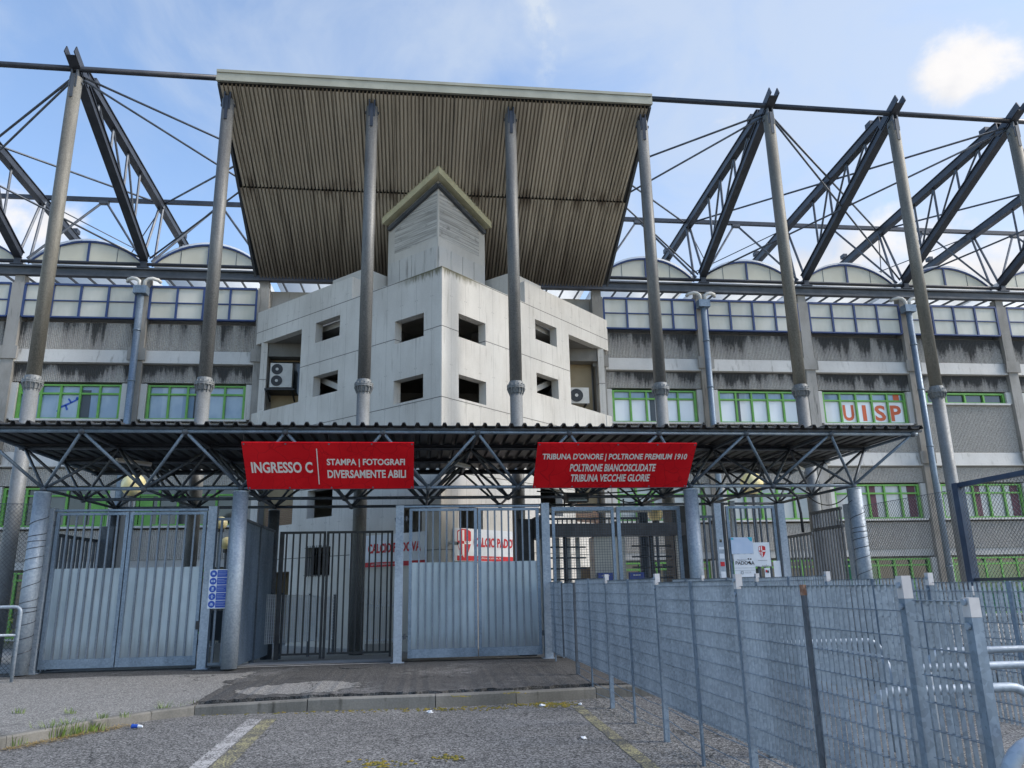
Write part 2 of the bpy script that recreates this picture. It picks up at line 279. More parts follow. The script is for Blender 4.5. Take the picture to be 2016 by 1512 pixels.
def asphalt(name, c1, c2, scale=95, patch=None):
    m, T, b = new_mat(name); p = geo(T)
    vo = T.nodes.new('ShaderNodeTexVoronoi'); T.links.new(p, vo.inputs['Vector']); vo.inputs['Scale'].default_value = scale
    sx = T.nodes.new('ShaderNodeSeparateColor'); T.links.new(vo.outputs['Color'], sx.inputs[0])
    n = nnoise(T, p, .55, 5, .6); n2 = nnoise(T, p, 5, 4, .6)
    k = nmath(T, 'POWER', sx.outputs[0], 1.7)
    c = nmix(T, k, c1, c2)
    w = nmath(T, 'ADD', nmath(T, 'MULTIPLY', n, .7), nmath(T, 'MULTIPLY', n2, .3))
    c = nmix(T, nmath(T, 'MULTIPLY', nramp(T, w, .5, .66), .45), c, nmix(T, k, (.10, .10, .10), (.42, .41, .40)))
    c = nmix(T, nmath(T, 'MULTIPLY', nramp(T, w, .47, .34), .55), c, nmix(T, k, (.018, .018, .018), (.14, .14, .14)))
    if patch:
        q = T.nodes.new('ShaderNodeSeparateXYZ'); T.links.new(p, q.inputs[0]); x, y = q.outputs[0], q.outputs[1]
        j = nmath(T, 'MULTIPLY', nmath(T, 'SUBTRACT', nnoise(T, p, 1.3, 5, .6), .5), 1.3)
        f1 = nmath(T, 'ADD', nmath(T, 'MULTIPLY', nmath(T, 'ADD', x, 3.0), -1), j)
        f2 = nmath(T, 'ADD', nmath(T, 'SUBTRACT', 15.05, y), nmath(T, 'MULTIPLY', j, .35))
        e1 = nmath(T, 'SUBTRACT', nmath(T, 'ADD', .62, nmath(T, 'MULTIPLY', j, .8)), nmath(T, 'SQRT', nmath(T, 'ADD', nmath(T, 'POWER', nmath(T, 'MULTIPLY', nmath(T, 'ADD', x, 1.75), .62), 2.), nmath(T, 'POWER', nmath(T, 'SUBTRACT', y, 12.75), 2.))))
        f = nmath(T, 'MAXIMUM', nmath(T, 'MINIMUM', f1, f2), e1)
        c = nmix(T, nramp(T, f, -.02, .05), c, nmix(T, k, (.09, .088, .083), (.36, .35, .33)))
        c = nmix(T, nmath(T, 'MULTIPLY', nmath(T, 'LESS_THAN', nmath(T, 'ABSOLUTE', nmath(T, 'ADD', f, .01)), .02), .7), c, (.015, .015, .013))
    # cracks: edges of large warped cells, only where a second noise lets them through; oil and tyre grime
    wv = T.nodes.new('ShaderNodeVectorMath'); wv.operation = 'ADD'; T.links.new(p, wv.inputs[0])
    nz = T.nodes.new('ShaderNodeTexNoise'); nz.inputs['Scale'].default_value = 1.6; nz.inputs['Detail'].default_value = 5; T.links.new(p, nz.inputs['Vector']); T.links.new(nz.outputs['Color'], wv.inputs[1])
    ve = T.nodes.new('ShaderNodeTexVoronoi'); ve.feature = 'DISTANCE_TO_EDGE'; ve.inputs['Scale'].default_value = .62; T.links.new(wv.outputs[0], ve.inputs['Vector'])
    ck = nmath(T, 'MULTIPLY', nramp(T, ve.outputs['Distance'], .012, .002), nramp(T, nnoise(T, p, .8, 3), .50, .56))
    c = nmix(T, nmath(T, 'MULTIPLY', ck, .85), c, (.012, .012, .011))
    oil = nramp(T, nnoise(T, nscale(T, p, (1, 1, 1), (7, 3, 0)), 1.1, 4, .5), .64, .74)
    c = nmix(T, nmath(T, 'MULTIPLY', oil, .5), c, (.02, .02, .02))
    setc(T, b, c); b.inputs['Roughness'].default_value = .9
    bump(T, b, sx.outputs[0], .8, .006); return m
M['street'] = asphalt('street_asphalt', (.020, .0195, .019), (.31, .305, .295), 66)
M['walk'] = asphalt('apron_asphalt', (.018, .0175, .017), (.12, .117, .113), 80, True)
M['yard'] = asphalt('yard_asphalt', (.28, .275, .26), (.52, .51, .49), 60)
def paint(name, c, wear):
    m, T, b = new_mat(name); p = geo(T); n = nnoise(T, p, 42, 4, .75)
    n2 = nnoise(T, p, 3, 4, .6); k = nramp(T, nmath(T, 'ADD', n, nmath(T, 'MULTIPLY', n2, .4)), wear, wear+.12)
    setc(T, b, nmix(T, k, c, (.07, .068, .065))); b.inputs['Roughness'].default_value = .9; bump(T, b, n, .6, .006); return m
M['line_white'] = paint('worn_white_paint', (.42, .41, .40), .66); M['line_yellow'] = paint('worn_yellow_paint', (.34, .31, .16), .60)
# ---------------------------------------------------------------- mesh helpers
def wloc(o):
    l = V((0, 0, 0))
    while o: l += o.location; o = o.parent
    return l
class MB:
    def __init__(s): s.v = []; s.f = []
    def add(s, vs, fs):
        k = len(s.v); s.v += [tuple(v) for v in vs]; s.f += [tuple(i+k for i in f) for f in fs]; return s
    def box(s, x0, x1, y0, y1, z0, z1):
        return s.add([(x0,y0,z0),(x1,y0,z0),(x1,y1,z0),(x0,y1,z0),(x0,y0,z1),(x1,y0,z1),(x1,y1,z1),(x0,y1,z1)],
                     [(0,3,2,1),(4,5,6,7),(0,1,5,4),(1,2,6,5),(2,3,7,6),(3,0,4,7)])
    def bar(s, p, q, w, h, up=(0, 0, 1)):
        p, q = V(p), V(q); d = (q-p).normalized(); r = d.cross(V(up)).normalized(); u = r.cross(d)
        c = [r*w/2*a+u*h/2*b for a, b in ((-1,-1),(1,-1),(1,1),(-1,1))]
        return s.add([p+x for x in c]+[q+x for x in c], [(3,2,1,0),(4,5,6,7),(0,1,5,4),(1,2,6,5),(2,3,7,6),(3,0,4,7)])
    def tube(s, p, q, r, n=8, r2=None):
        p, q = V(p), V(q); d = (q-p).normalized(); a = d.orthogonal().normalized(); b = d.cross(a); r2 = r if r2 is None else r2
        vs = [p+(a*math.cos(t)+b*math.sin(t))*r for t in [i*math.tau/n for i in range(n)]]
        vs += [q+(a*math.cos(t)+b*math.sin(t))*r2 for t in [i*math.tau/n for i in range(n)]]
        return s.add(vs, [(i, (i+1) % n, n+(i+1) % n, n+i) for i in range(n)]+[tuple(range(n))[::-1], tuple(range(n, 2*n))])
    def path(s, pts, r, n=8):
        pts = [V(p) for p in pts]; vs = []; up = None
        for i, p in enumerate(pts):
            d = ((pts[min(i+1, len(pts)-1)]-p).normalized()+(p-pts[max(i-1, 0)]).normalized()).normalized()
            a = d.orthogonal().normalized() if up is None else (up-d*up.dot(d)).normalized(); up = a; b = d.cross(a)
            vs += [p+(a*math.cos(t)+b*math.sin(t))*r for t in [j*math.tau/n for j in range(n)]]
        m = len(pts); fs = [(i*n+j, i*n+(j+1) % n, (i+1)*n+(j+1) % n, (i+1)*n+j) for i in range(m-1) for j in range(n)]
        return s.add(vs, fs+[tuple(range(n))[::-1], tuple(range((m-1)*n, m*n))])
    def prism(s, pts, ext):
        n = len(pts); ext = V(ext); pts = [V(p) for p in pts]
        return s.add(pts+[p+ext for p in pts], [(i, (i+1) % n, n+(i+1) % n, n+i) for i in range(n)]+[tuple(range(n))[::-1], tuple(range(n, 2*n))])
    def face(s, *pts): return s.add(pts, [tuple(range(len(pts)))])
    def strip(s, a, b):
        n = len(a); return s.add(list(a)+list(b), [(i, i+1, n+i+1, n+i) for i in range(n-1)])
    def sphere(s, c, r, nu=10, nv=6, sz=1):
        c = V(c); vs = [c+V((0, 0, r*sz))]
        for j in range(1, nv):
            t = math.pi*j/nv
            vs += [c+V((r*math.sin(t)*math.cos(p), r*math.sin(t)*math.sin(p), r*sz*math.cos(t))) for p in [i*math.tau/nu for i in range(nu)]]
        vs.append(c-V((0, 0, r*sz))); e = len(vs)-1
        fs = [(0, 1+i, 1+(i+1) % nu) for i in range(nu)]+[(e, e-nu+(i+1) % nu, e-nu+i) for i in range(nu)]
        for j in range(nv-2): fs += [(1+j*nu+i, 1+(j+1)*nu+i, 1+(j+1)*nu+(i+1) % nu, 1+j*nu+(i+1) % nu) for i in range(nu)]
        return s.add(vs, fs)
    def build(s, name, m, parent=None, smooth=False):
        me = bpy.data.meshes.new(name)
        if parent is None:
            xs, ys, zs = zip(*s.v); o0 = V(((min(xs)+max(xs))/2, (min(ys)+max(ys))/2, min(zs)))
        else: o0 = wloc(parent)
        me.from_pydata([(x-o0.x, y-o0.y, z-o0.z) for x, y, z in s.v], [], s.f); me.update()
        o = bpy.data.objects.new(name, me); COL.objects.link(o)
        if parent is None: o.location = o0
        else: o.parent = parent
        me.materials.append(M[m] if isinstance(m, str) else m)
        if smooth:
            for p in me.polygons: p.use_smooth = len(p.vertices) == 4
        return o
def tag(o, label, cat, group=None, kind=None):
    if label: o['label'] = label
    if cat: o['category'] = cat
    if group: o['group'] = group
    if kind: o['kind'] = kind
    return o
def thing(name, loc, label, cat, group=None):
    o = bpy.data.objects.new(name, None); COL.objects.link(o); o.location = loc; o.empty_display_size = .2
    return tag(o, label, cat, group)
def struct(o): o['kind'] = 'structure'; return o
def text(name, s, p, R, U, w, h, m, parent, bold=.012, align='L', off=.006):
    """flat lettering w x h (w None: natural width squeezed by .62) with its lower left at p"""
    cu = bpy.data.curves.new('t', 'FONT'); cu.body = s; cu.offset = bold; cu.resolution_u = 3
    to = bpy.data.objects.new('t', cu); COL.objects.link(to)
    bpy.context.view_layer.update()
    me = bpy.data.meshes.new_from_object(to.evaluated_get(bpy.context.evaluated_depsgraph_get()))
    vs = [v.co.copy() for v in me.vertices]; fs = [tuple(q.vertices) for q in me.polygons]
    bpy.data.objects.remove(to); bpy.data.curves.remove(cu); bpy.data.meshes.remove(me)
    x0, x1 = min(v.x for v in vs), max(v.x for v in vs); y0, y1 = min(v.y for v in vs), max(v.y for v in vs)
    ky = h/(y1-y0); kx = (w/(x1-x0)) if w else ky*.72; wid = (x1-x0)*kx
    R, U, p = V(R).normalized(), V(U).normalized(), V(p); nn = R.cross(U); p = p+nn*off
    if align == 'C': p = p-R*wid/2
    return MB().add([p+R*((v.x-x0)*kx)+U*((v.y-y0)*ky) for v in vs], fs).build(name, m, parent)
# ================================================================ ground
KX = [(-34, -14), (-9, 4.2), (-6.3, 7.6), (-4.9, 9.35), (-4.5, 9.85), (-4.2, 10.3), (-3.85, 10.98), (-3.47, 11.42), (-3.0, 11.70), (-1.5, 11.66), (.26, 11.58), (1.4, 11.66), (2.62, 11.92), (4, 11.95), (34, 12.0)]
KZ = [.11, .11, .11, .115, .115, .115, .115, .115, .125, .16, .165, .165, .15, .15, .15]
b = MB().face((-300, -60, 0), (300, -60, 0), (300, 12.4, 0), (-300, 12.4, 0)); struct(b.build('street', 'street'))
b = MB().face((-300, 12.4, 0), (300, 12.4, 0), (300, 600, -.02), (-300, 600, -.02)); struct(b.build('ground', 'yard'))
kin = []; 
for i, (x, y) in enumerate(KX):
    p = V((*KX[max(i-1, 0)], 0)); q = V((*KX[min(i+1, len(KX)-1)], 0)); d = (q-p).normalized(); kin.append((x-d.y*.14, y+d.x*.14))
kerb = MB()
for i in range(len(KX)-1):
    (x0, y0), (x1, y1), (a0, c0), (a1, c1) = KX[i], KX[i+1], kin[i], kin[i+1]; n = max(1, int(math.hypot(x1-x0, y1-y0)/1.0)) if -10 < x0 < 6 else 1
    for k in range(n):
        f, g = k/n, (k+1)/n
        if n > 1 or True: f += .004; g -= .004
        l = lambda u, w, t: u+(w-u)*t
        z0, z1 = l(KZ[i], KZ[i+1], f), l(KZ[i], KZ[i+1], g); dz = random.uniform(-.006, .006)
        A, B, C, D = (l(x0,x1,f), l(y0,y1,f)), (l(x0,x1,g), l(y0,y1,g)), (l(a0,a1,g), l(c0,c1,g)), (l(a0,a1,f), l(c0,c1,f))
        m = .018; e = ((D[0]-A[0])*m/.14, (D[1]-A[1])*m/.14)
        kerb.add([(*A, -.1), (*B, -.1), (*C, -.1), (*D, -.1), (*A, z0+dz-.02), (*B, z1+dz-.02), (*C, z1+dz), (*D, z0+dz), (A[0]+e[0], A[1]+e[1], z0+dz), (B[0]+e[0], B[1]+e[1], z1+dz)],
                 [(0,1,5,4), (4,5,9,8), (8,9,6,7), (2,3,7,6), (0,4,8,7,3), (1,2,6,9,5)])
struct(kerb.build('kerb', 'kerb'))
walk = MB(); ed = []
for i in range(len(kin)-1):
    (x0, y0), (x1, y1) = kin[i], kin[i+1]; n = max(1, int(math.hypot(x1-x0, y1-y0)/.09)) if -4.6 < x0 < 2.6 else 1
    for k in range(n):
        f = k/n; jit = (random.uniform(0, .05)+.05*abs(math.sin((x0+(x1-x0)*f)*2.3))) if -3.2 < x0 < 2.6 else 0
        rz = .03 if -3.1 < x0+(x1-x0)*f < 3 else -.012
        ed.append((x0+(x1-x0)*f, y0+(y1-y0)*f+jit+(.05 if rz > 0 else 0), KZ[i]+(KZ[i+1]-KZ[i])*f+rz+(random.uniform(-.012, .008) if rz > 0 else 0)))
ed.append((*kin[-1], KZ[-1]-.012)); walk.strip(ed, [(x, 16.05, .25) for x, y, z in ed]); walk.strip([(x, y+.02, -.05) for x, y, z in ed], ed)
walk.strip([(x, y, KZ[i]-.02) for i, (x, y) in enumerate(kin)], [(x, y+.3, KZ[i]-.02) for i, (x, y) in enumerate(kin)]); struct(walk.build('pavement', 'walk'))
fc = MB(); fc.strip([(-34, 16.05, .25), (34, 16.05, .25)], [(-34, 21, .04), (34, 21, .04)]); fc.strip([(-34, 21, .04), (34, 21, .04)], [(-34, 40, .03), (34, 40, .03)]); struct(fc.build('forecourt', 'yard'))
b = MB().face((-3.35, 15.75, .252), (-.35, 15.75, .252), (-.45, 17.35, .205), (-3.4, 17.35, .205)); struct(b.build('entrance_paving', 'ledge'))
b = MB().face((-2.19, 11.19, .004), (-2.0, 11.15, .004), (-1.95, 7.2, .004), (-2.12, 7.2, .004)); struct(b.build('parking_line', 'line_white'))
b = MB().face((-1.985, 11.15, .004), (-1.81, 11.11, .004), (-1.74, 7.2, .004), (-1.93, 7.2, .004)); struct(b.build('parking_line', 'line_yellow'))
b = MB().face((2.11, 11.15, .004), (2.26, 11.23, .004), (2.17, 6.8, .004), (2.03, 6.8, .004)); struct(b.build('parking_line', 'line_yellow'))
mh = MB().tube((-1.13, 15.3, .238), (-1.13, 15.3, .246), .3, 24)
tag(mh.build('manhole_cover', 'walk'), 'round manhole cover in dark asphalt before the black gate', 'manhole cover')
# ================================================================ grandstand
FY = 26.9
BX = [-18.1, -13.9, -9.74, -5.63, -1.54, 2.54, 6.6, 10.66, 14.79, 19.04, 23.24, 27.4]
zf = lambda z: 1.6+(z-1.6)*1.015
st = thing('grandstand', (4.6, FY, 0), 'long concrete grandstand with ribbed grey panels, green windows and barrel vaults', 'grandstand')
MB().box(BX[0], BX[-1], FY+.45, FY+.6, 0, zf(12.1)).build('wall', 'plain', st)
MB().box(BX[0], BX[-1], FY+.6, FY+14, zf(9.3), zf(9.5)).build('terrace_slab', 'plain', st)
ROWS_R = [(10.66, 9.70, 'rib_hi'), (9.16, 8.56, 'rib_mid'), (7.16, 6.18, 'rib_lo'), (5.62, 5.06, 'rib_lo'), (3.62, 2.68, 'rib_lo')]
def rib_panel(x0, x1, z0, z1, m, y=FY+.12, tilt=0):
    n = max(8, int((x1-x0)/.058)); w = (x1-x0)/n; lo = []; hi = []
    for i in range(n):
        for k, dy in ((0, 0), (.3, -.022), (.62, -.022), (.9, 0)):
            lo.append((x0+(i+k)*w, y+dy, z0)); hi.append((x0+(i+k)*w, y+dy, z1))
    b = MB(); b.strip(lo, hi); b.box(x0, x1, y+.004, y+.2, z0, z1); return b.build('ribbed_panel', m, st)
def window(x0, x1, z0, z1, kinds, n=5, split=.26, dark=False, fm='green'):
    t = .055; y = FY+.19; f = MB()
    f.box(x0, x0+.09, y-.06, y+.1, z0, z1).box(x1-.09, x1, y-.06, y+.1, z0, z1).box(x0+.09, x1-.09, y-.06, y+.1, z1-t, z1).box(x0+.09, x1-.09, y-.06, y+.1, z0, z0+t)
    zs = z1-(z1-z0)*split; w = (x1-x0-.18)/n
    for i in range(1, n): f.box(x0+.09+i*w-.035, x0+.09+i*w+.035, y-.045, y+.08, z0+t, z1-t)
    for i in range(n): f.box(x0+.09+i*w+(.036 if i else 0), x0+.09+(i+1)*w-(.036 if i < n-1 else 0), y-.04, y+.07, zs-.03, zs+.03)
    fo = f.build('window', fm, st)
    MB().box(x0+.09, x1-.09, y+.03, y+.045, z0+.05, zs).build('pane', kinds[0], fo)
    MB().box(x0+.09, x1-.09, y+.03, y+.045, zs, z1-.05).build('transom_pane', kinds[1], fo)
    MB().box(x0-.1, x1+.1, FY-.02, FY+.3, z0-.07, z0-.004).build('sill', 'ledge', fo)
    for xa in (x0-.26, x1+.012): MB().box(xa, xa+.245, FY+.05, FY+.3, z0-.002, z1+.03).build('jamb', 'ledge', fo)
    return fo, y
def ledge(x0, x1, zt, zb, depth=.22):
    h = zt-zb; b = MB().prism([(x0, FY+.3, zb-.05), (x0, FY-.02, zb), (x0, FY+.1-.04, zt-.02), (x0, FY+.1, zt), (x0, FY+.3, zt)][::-1], (x1-x0, 0, 0))
    b.build('ledge', 'ledge', st)
for i in range(11):
    hidden = i in (3, 4, 5)
    x0, x1 = BX[i]+.24, BX[i+1]-.24
    if hidden: continue
    # top glazed band: blue frame 4 x 2
    zb, zt = zf(10.78), zf(12.02); f = MB(); y = FY-.02; n = 4; w = (x1-x0)/n
    f.box(x0, x1, y-.05, y+.08, zt-.07, zt).box(x0, x1, y-.05, y+.08, zb, zb+.05)
    for k in range(n+1): xx = x0+k*w; f.box(xx-.035, xx+.035, y-.04, y+.07, zb+.05, zt-.07)
    for k in range(n): f.box(x0+k*w+.036, x0+(k+1)*w-.036, y-.03, y+.06, (zb+zt)/2-.02, (zb+zt)/2+.02)
    fo = f.build('glazed_band', 'blue', st); MB().box(x0, x1, y+.02, y+.035, zb+.03, zt-.05).build('pane', 'cream', fo)
    for j, (a_, c_, m) in enumerate(ROWS_R):
        if i == 9 and j == 2: a_ = 8.0
        rib_panel(x0-.1, x1+.1, zf(c_), zf(a_), 'rib_far' if (i > 5 and j == 0) else m)
    ledge(x0-.14, x1+.14, zf(9.70)-.004, zf(9.22)); ledge(x0-.14, x1+.14, zf(6.18)-.004, zf(5.68))
    MB().box(x0-.14, x1+.14, FY+.14, FY+.4, zf(2.42), zf(2.68)-.004).build('ledge', 'plain', st)
    kin_ = ('pane_blue', 'pane_blue') if i < 3 else ('pane_white', 'pane_blue')
    if i == 9:
        MB().box(x0-.1, x1+.1, FY+.14, FY+.4, zf(8.0)+.003, zf(8.05)).build('ledge', 'ledge', st)
        window(x0+.18, x1-.18, zf(8.08), zf(8.50), ('pane_dark', 'pane_dark'), 4, .1)
    else:
        fo, y = window(x0+.18, x1-.18, zf(7.28), zf(8.48), kin_)
        if i == 8:
            xs0, xs1 = x0+.27, x1-.27; w = (xs1-xs0)/5
            for k, ch in enumerate('UISP'):
                c = xs0+(k+1.5)*w; wd = .16 if ch == 'I' else .44
                text('letter', ch, (c-wd/2, y+.03, zf(7.40)), (1, 0, 0), (0, 0, 1), wd, .62, 'orange', fo, .03, 'L', .006)
            MB().box(xs1-.36, xs1-.12, y+.018, y+.022, zf(8.2), zf(8.44)).build('poster', 'orange', fo)
        elif i == 1:
            fig = MB(); xx, zz = x0+1.75, zf(7.75)
            fig.sphere((xx+.30, y+.022, zz+.27), .05, 8, 5)
            for p, q, r_ in (((-.22, -.05), (.05, .08), .035), ((.05, .08), (.42, .30), .03), ((-.05, .03), (.02, -.14), .03), ((-.22, -.05), (-.3, -.2), .025), ((.12, .12), (.02, .26), .025)):
                fig.bar((xx+p[0], y+.022, zz+p[1]), (xx+q[0], y+.022, zz+q[1]), .008, r_*2)
            fig.build('sticker', 'bluesign', fo); MB().box(x1-1.5, x1-1.2, y+.016, y+.024, zf(7.35), zf(8.3)).build('blind_gap', 'greycurtain', fo)
        elif i == 2:
            MB().box(x0+1.72, x0+1.98, y+.014, y+.024, zf(7.33), zf(8.42)).build('blind_gap', 'pane_dark', fo)
        elif i in (6, 7):
            xa = x0+(1.62 if i == 6 else .85); MB().box(xa, xa+.2, y+.014, y+.024, zf(7.33), zf(8.42)).build('blind_gap', 'greycurtain', fo)
    # first floor above the yard
    if i < 3:
        fo, y = window(x0+.18, x1-.18, zf(3.75), zf(5.0), ('pane_dark', 'pane_dark'), 5, .2)
        if i == 1: MB().box(x1-.75, x1-.3, y-.03, y-.01, zf(3.8), zf(4.7)).build('panel', 'green', fo)
        if i == 2: MB().box(x0+.3, x0+.7, y-.03, y-.01, zf(3.8), zf(4.7)).build('panel', 'green', fo)
    else:
        fo, y = window(x0+.18, x1-.18, zf(3.75), zf(5.0), ('pane_low', 'pane_low'), 5)
        for q in ((.86, .92), (.46, .50)):
            if i > 7: MB().box(x0+(x1-x0)*q[0]-.1, x0+(x1-x0)*q[1]-.02, y+.012, y+.022, zf(3.82), zf(4.95)).build('curtain', 'maroon', fo)
    fo, y = window(x0+.18, x1-.18, .35, zf(2.34), ('pane_dark', 'pane_dark'), 5, .12)
    if i > 7: MB().box(x0+.3, x0+(1.5 if i == 8 else 3.2), y-.02, y-.008, .45, zf(2.2)).build('shutter', 'pane_green', fo)
for i in range(12):
    if i in (4, 5): continue
    x = BX[i]; pipe = i in (2, 7, 9)
    b = MB().box(x-.2, x+.2, FY-.06, FY+.44, 0, zf(12.02)); 
    for zt_, zb_ in ((9.74, 9.05), (6.2, 5.5)):
        b.prism([(x-.3, FY-.06, zf(zb_)+.25), (x+.3, FY-.06, zf(zb_)+.25), (x+.3, FY-.06, zf(zt_)), (x-.3, FY-.06, zf(zt_))], (0, -.06, 0))
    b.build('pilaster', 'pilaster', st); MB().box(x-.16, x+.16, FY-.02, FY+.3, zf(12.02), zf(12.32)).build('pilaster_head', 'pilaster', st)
    if pipe:
        p = MB().tube((x, FY-.28, .05), (x, FY-.28, zf(11.6)), .115, 12)
        for z in (2, 4.4, 6.4, 8.6, 10.4): p.tube((x, FY-.28, z), (x, FY-.28, z+.06), .13, 12)
        po = p.build('downpipe', 'galv', st, True); hz = zf(11.6)
        MB().box(x-.22, x+.22, FY-.46, FY-.12, hz, hz+.28).build('hopper', 'galv', po)
        for s in (-1, 1):
            pts = [(x+s*.08, FY-.28, hz+.27), (x+s*.1, FY-.28, hz+.5), (x+s*.2, FY-.28, hz+.58), (x+s*.34, FY-.28, hz+.60), (x+s*.5, FY-.2, hz+.58), (x+s*.56, FY-.08, hz+.54)]
            MB().path(pts, .066, 8).build('elbow', 'ac', po, True)
# gutter beams and vaults
zg = zf(12.30)
MB().box(BX[0], BX[-1], FY-.12, FY+.1, zg, zg+.07).build('gutter_beam', 'steel2', st)
MB().box(BX[0], BX[-1], FY-.04, FY+.02, zg+.07, zg+.30).build('gutter_beam', 'steel2', st)
MB().box(BX[0], BX[-1], FY-.14, FY+.12, zg+.30, zg+.36).build('gutter_beam', 'steel2', st)
MB().tube((BX[0], FY+.02, zg+.55), (BX[-1], FY+.02, zg+.55), .065, 8).build('gutter_rail', 'steel', st)
for i in range(11):
    if i in (4,): continue
    x0, x1 = BX[i]+.12, BX[i+1]-.12; xm = (x0+x1)/2; hw = (x1-x0)/2; H = .88; z0 = zg+.56; R_ = (hw*hw+H*H)/(2*H); A = math.asin(hw/R_); n = 18
    arc = [(xm+R_*math.sin(-A+2*A*k/n), z0+H-R_+R_*math.cos(-A+2*A*k/n)) for k in range(n+1)]
    y = FY+.10
    lo = MB(); lo.prism([(p[0], y+.05, p[1]-.03) for p in arc], (0, .02, 0)); lu = lo.build('lunette', 'lunette', st)
    fr = MB(); fr.strip([(p[0], y, p[1]-.07) for p in arc], [(p[0], y, p[1]) for p in arc]); fr.strip([(p[0], y+.12, p[1]) for p in arc], [(p[0], y, p[1]) for p in arc][::1]); fr.strip([(p[0], y, p[1]-.07) for p in arc], [(p[0], y+.049, p[1]-.07) for p in arc])
    fr.box(xm-.035, xm+.035, y, y+.049, z0+.02, z0+H-.06); fr.build('lunette_frame', 'blue', lu)
    for q in (-.5, .5): MB().box(xm+q*hw-.008, xm+q*hw+.008, y+.04, y+.049, z0+.02, z0+H*.72).build('lunette_joint', 'steel2', lu)
    va = MB(); va.strip([(p[0], y+.05, p[1]+.03) for p in arc], [(p[0], y+11, p[1]+.03) for p in arc]); va.strip([(p[0], y-.06, p[1]+.045) for p in arc], [(p[0], y+.06, p[1]+.045) for p in arc])
    va.build('roof_vault', 'vault', st)
    # purlins seen under the vault through the gap
    pu = MB()
    for k in range(6):
        xx = x0+.3+k*(x1-x0-.6)/5; pu.bar((xx, FY+.3, zg+.40), (xx, FY+9, zg+.75), .05, .07)
    pu.build('rafter', 'steel2', st)
# tower back wall pieces (tan render in the loggias) and the pillars beside the tower
for s, xa in ((-1, -5.2), (1, 6.3)):
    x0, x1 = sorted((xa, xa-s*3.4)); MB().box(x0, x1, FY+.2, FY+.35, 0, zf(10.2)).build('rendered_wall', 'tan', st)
# ================================================================ stair tower
TX, TY = .57, 20.5
def TL(s, z, t=0, sd=-1):      # point on the left (-1) / right (+1) face, t metres behind it
    q = .70710678; return V((TX+sd*s*q-sd*t*q*1.0, TY+s*q+t*q, z))
tw = thing('stair_tower', (TX, TY, 0), 'pale concrete stair tower, wedge shaped, corner pointing forward, with square holes', 'tower')
zw, zc = zk(11.57), zk(10.80)
def wall_holes(outer, holes, sd, t):
    b = MB(); ss = sorted({outer[0], outer[1], *[h[0] for h in holes], *[h[1] for h in holes]}); zz = sorted({outer[2], outer[3], *[h[2] for h in holes], *[h[3] for h in holes]})
    inh = lambda s, z: any(h[0] < s < h[1] and h[2] < z < h[3] for h in holes)
    cell = [[(not inh((ss[i]+ss[i+1])/2, (zz[j]+zz[j+1])/2)) for j in range(len(zz)-1)] for i in range(len(ss)-1)]
    def has(i, j): return 0 <= i < len(ss)-1 and 0 <= j < len(zz)-1 and cell[i][j]
    for i in range(len(ss)-1):
        for j in range(len(zz)-1):
            if not cell[i][j]: continue
            s0, s1, z0, z1 = ss[i], ss[i+1], zz[j], zz[j+1]
            for tt in (0, t): b.face(TL(s0, z0, tt, sd), TL(s1, z0, tt, sd), TL(s1, z1, tt, sd), TL(s0, z1, tt, sd))
            if not has(i-1, j): b.face(TL(s0, z0, 0, sd), TL(s0, z1, 0, sd), TL(s0, z1, t, sd), TL(s0, z0, t, sd))
            if not has(i+1, j): b.face(TL(s1, z0, 0, sd), TL(s1, z1, 0, sd), TL(s1, z1, t, sd), TL(s1, z0, t, sd))
            if not has(i, j-1): b.face(TL(s0, z0, 0, sd), TL(s1, z0, 0, sd), TL(s1, z0, t, sd), TL(s0, z0, t, sd))
            if not has(i, j+1): b.face(TL(s0, z1, 0, sd), TL(s1, z1, 0, sd), TL(s1, z1, t, sd), TL(s0, z1, t, sd))
    return b
def face_holes(sd):
    h = [(.70, 1.90, zk(8.79), zk(9.52)), (.70, 1.90, zk(6.92), zk(7.64)), (4.42, 5.64, zk(9.66), zk(10.37)), (4.42, 5.64, zk(7.79), zk(8.49)),
         (6.37, 9.0, zk(7.75), zk(10.33)), (-.01, 3.90, zc, zw), (6.37, 9.0, zk(3.7), zk(6.45))]
    h += [(.70, 1.70, 2.9, 3.75), (4.45, 5.65, 3.75, 4.6)]
    if sd < 0: h += [(4.45, 5.55, 2.05, 2.87), (6.37, 8.0, -.1, 2.2)]
    else: h += [(6.37, 8.0, -.1, 2.2)]
    return h
TT = .28
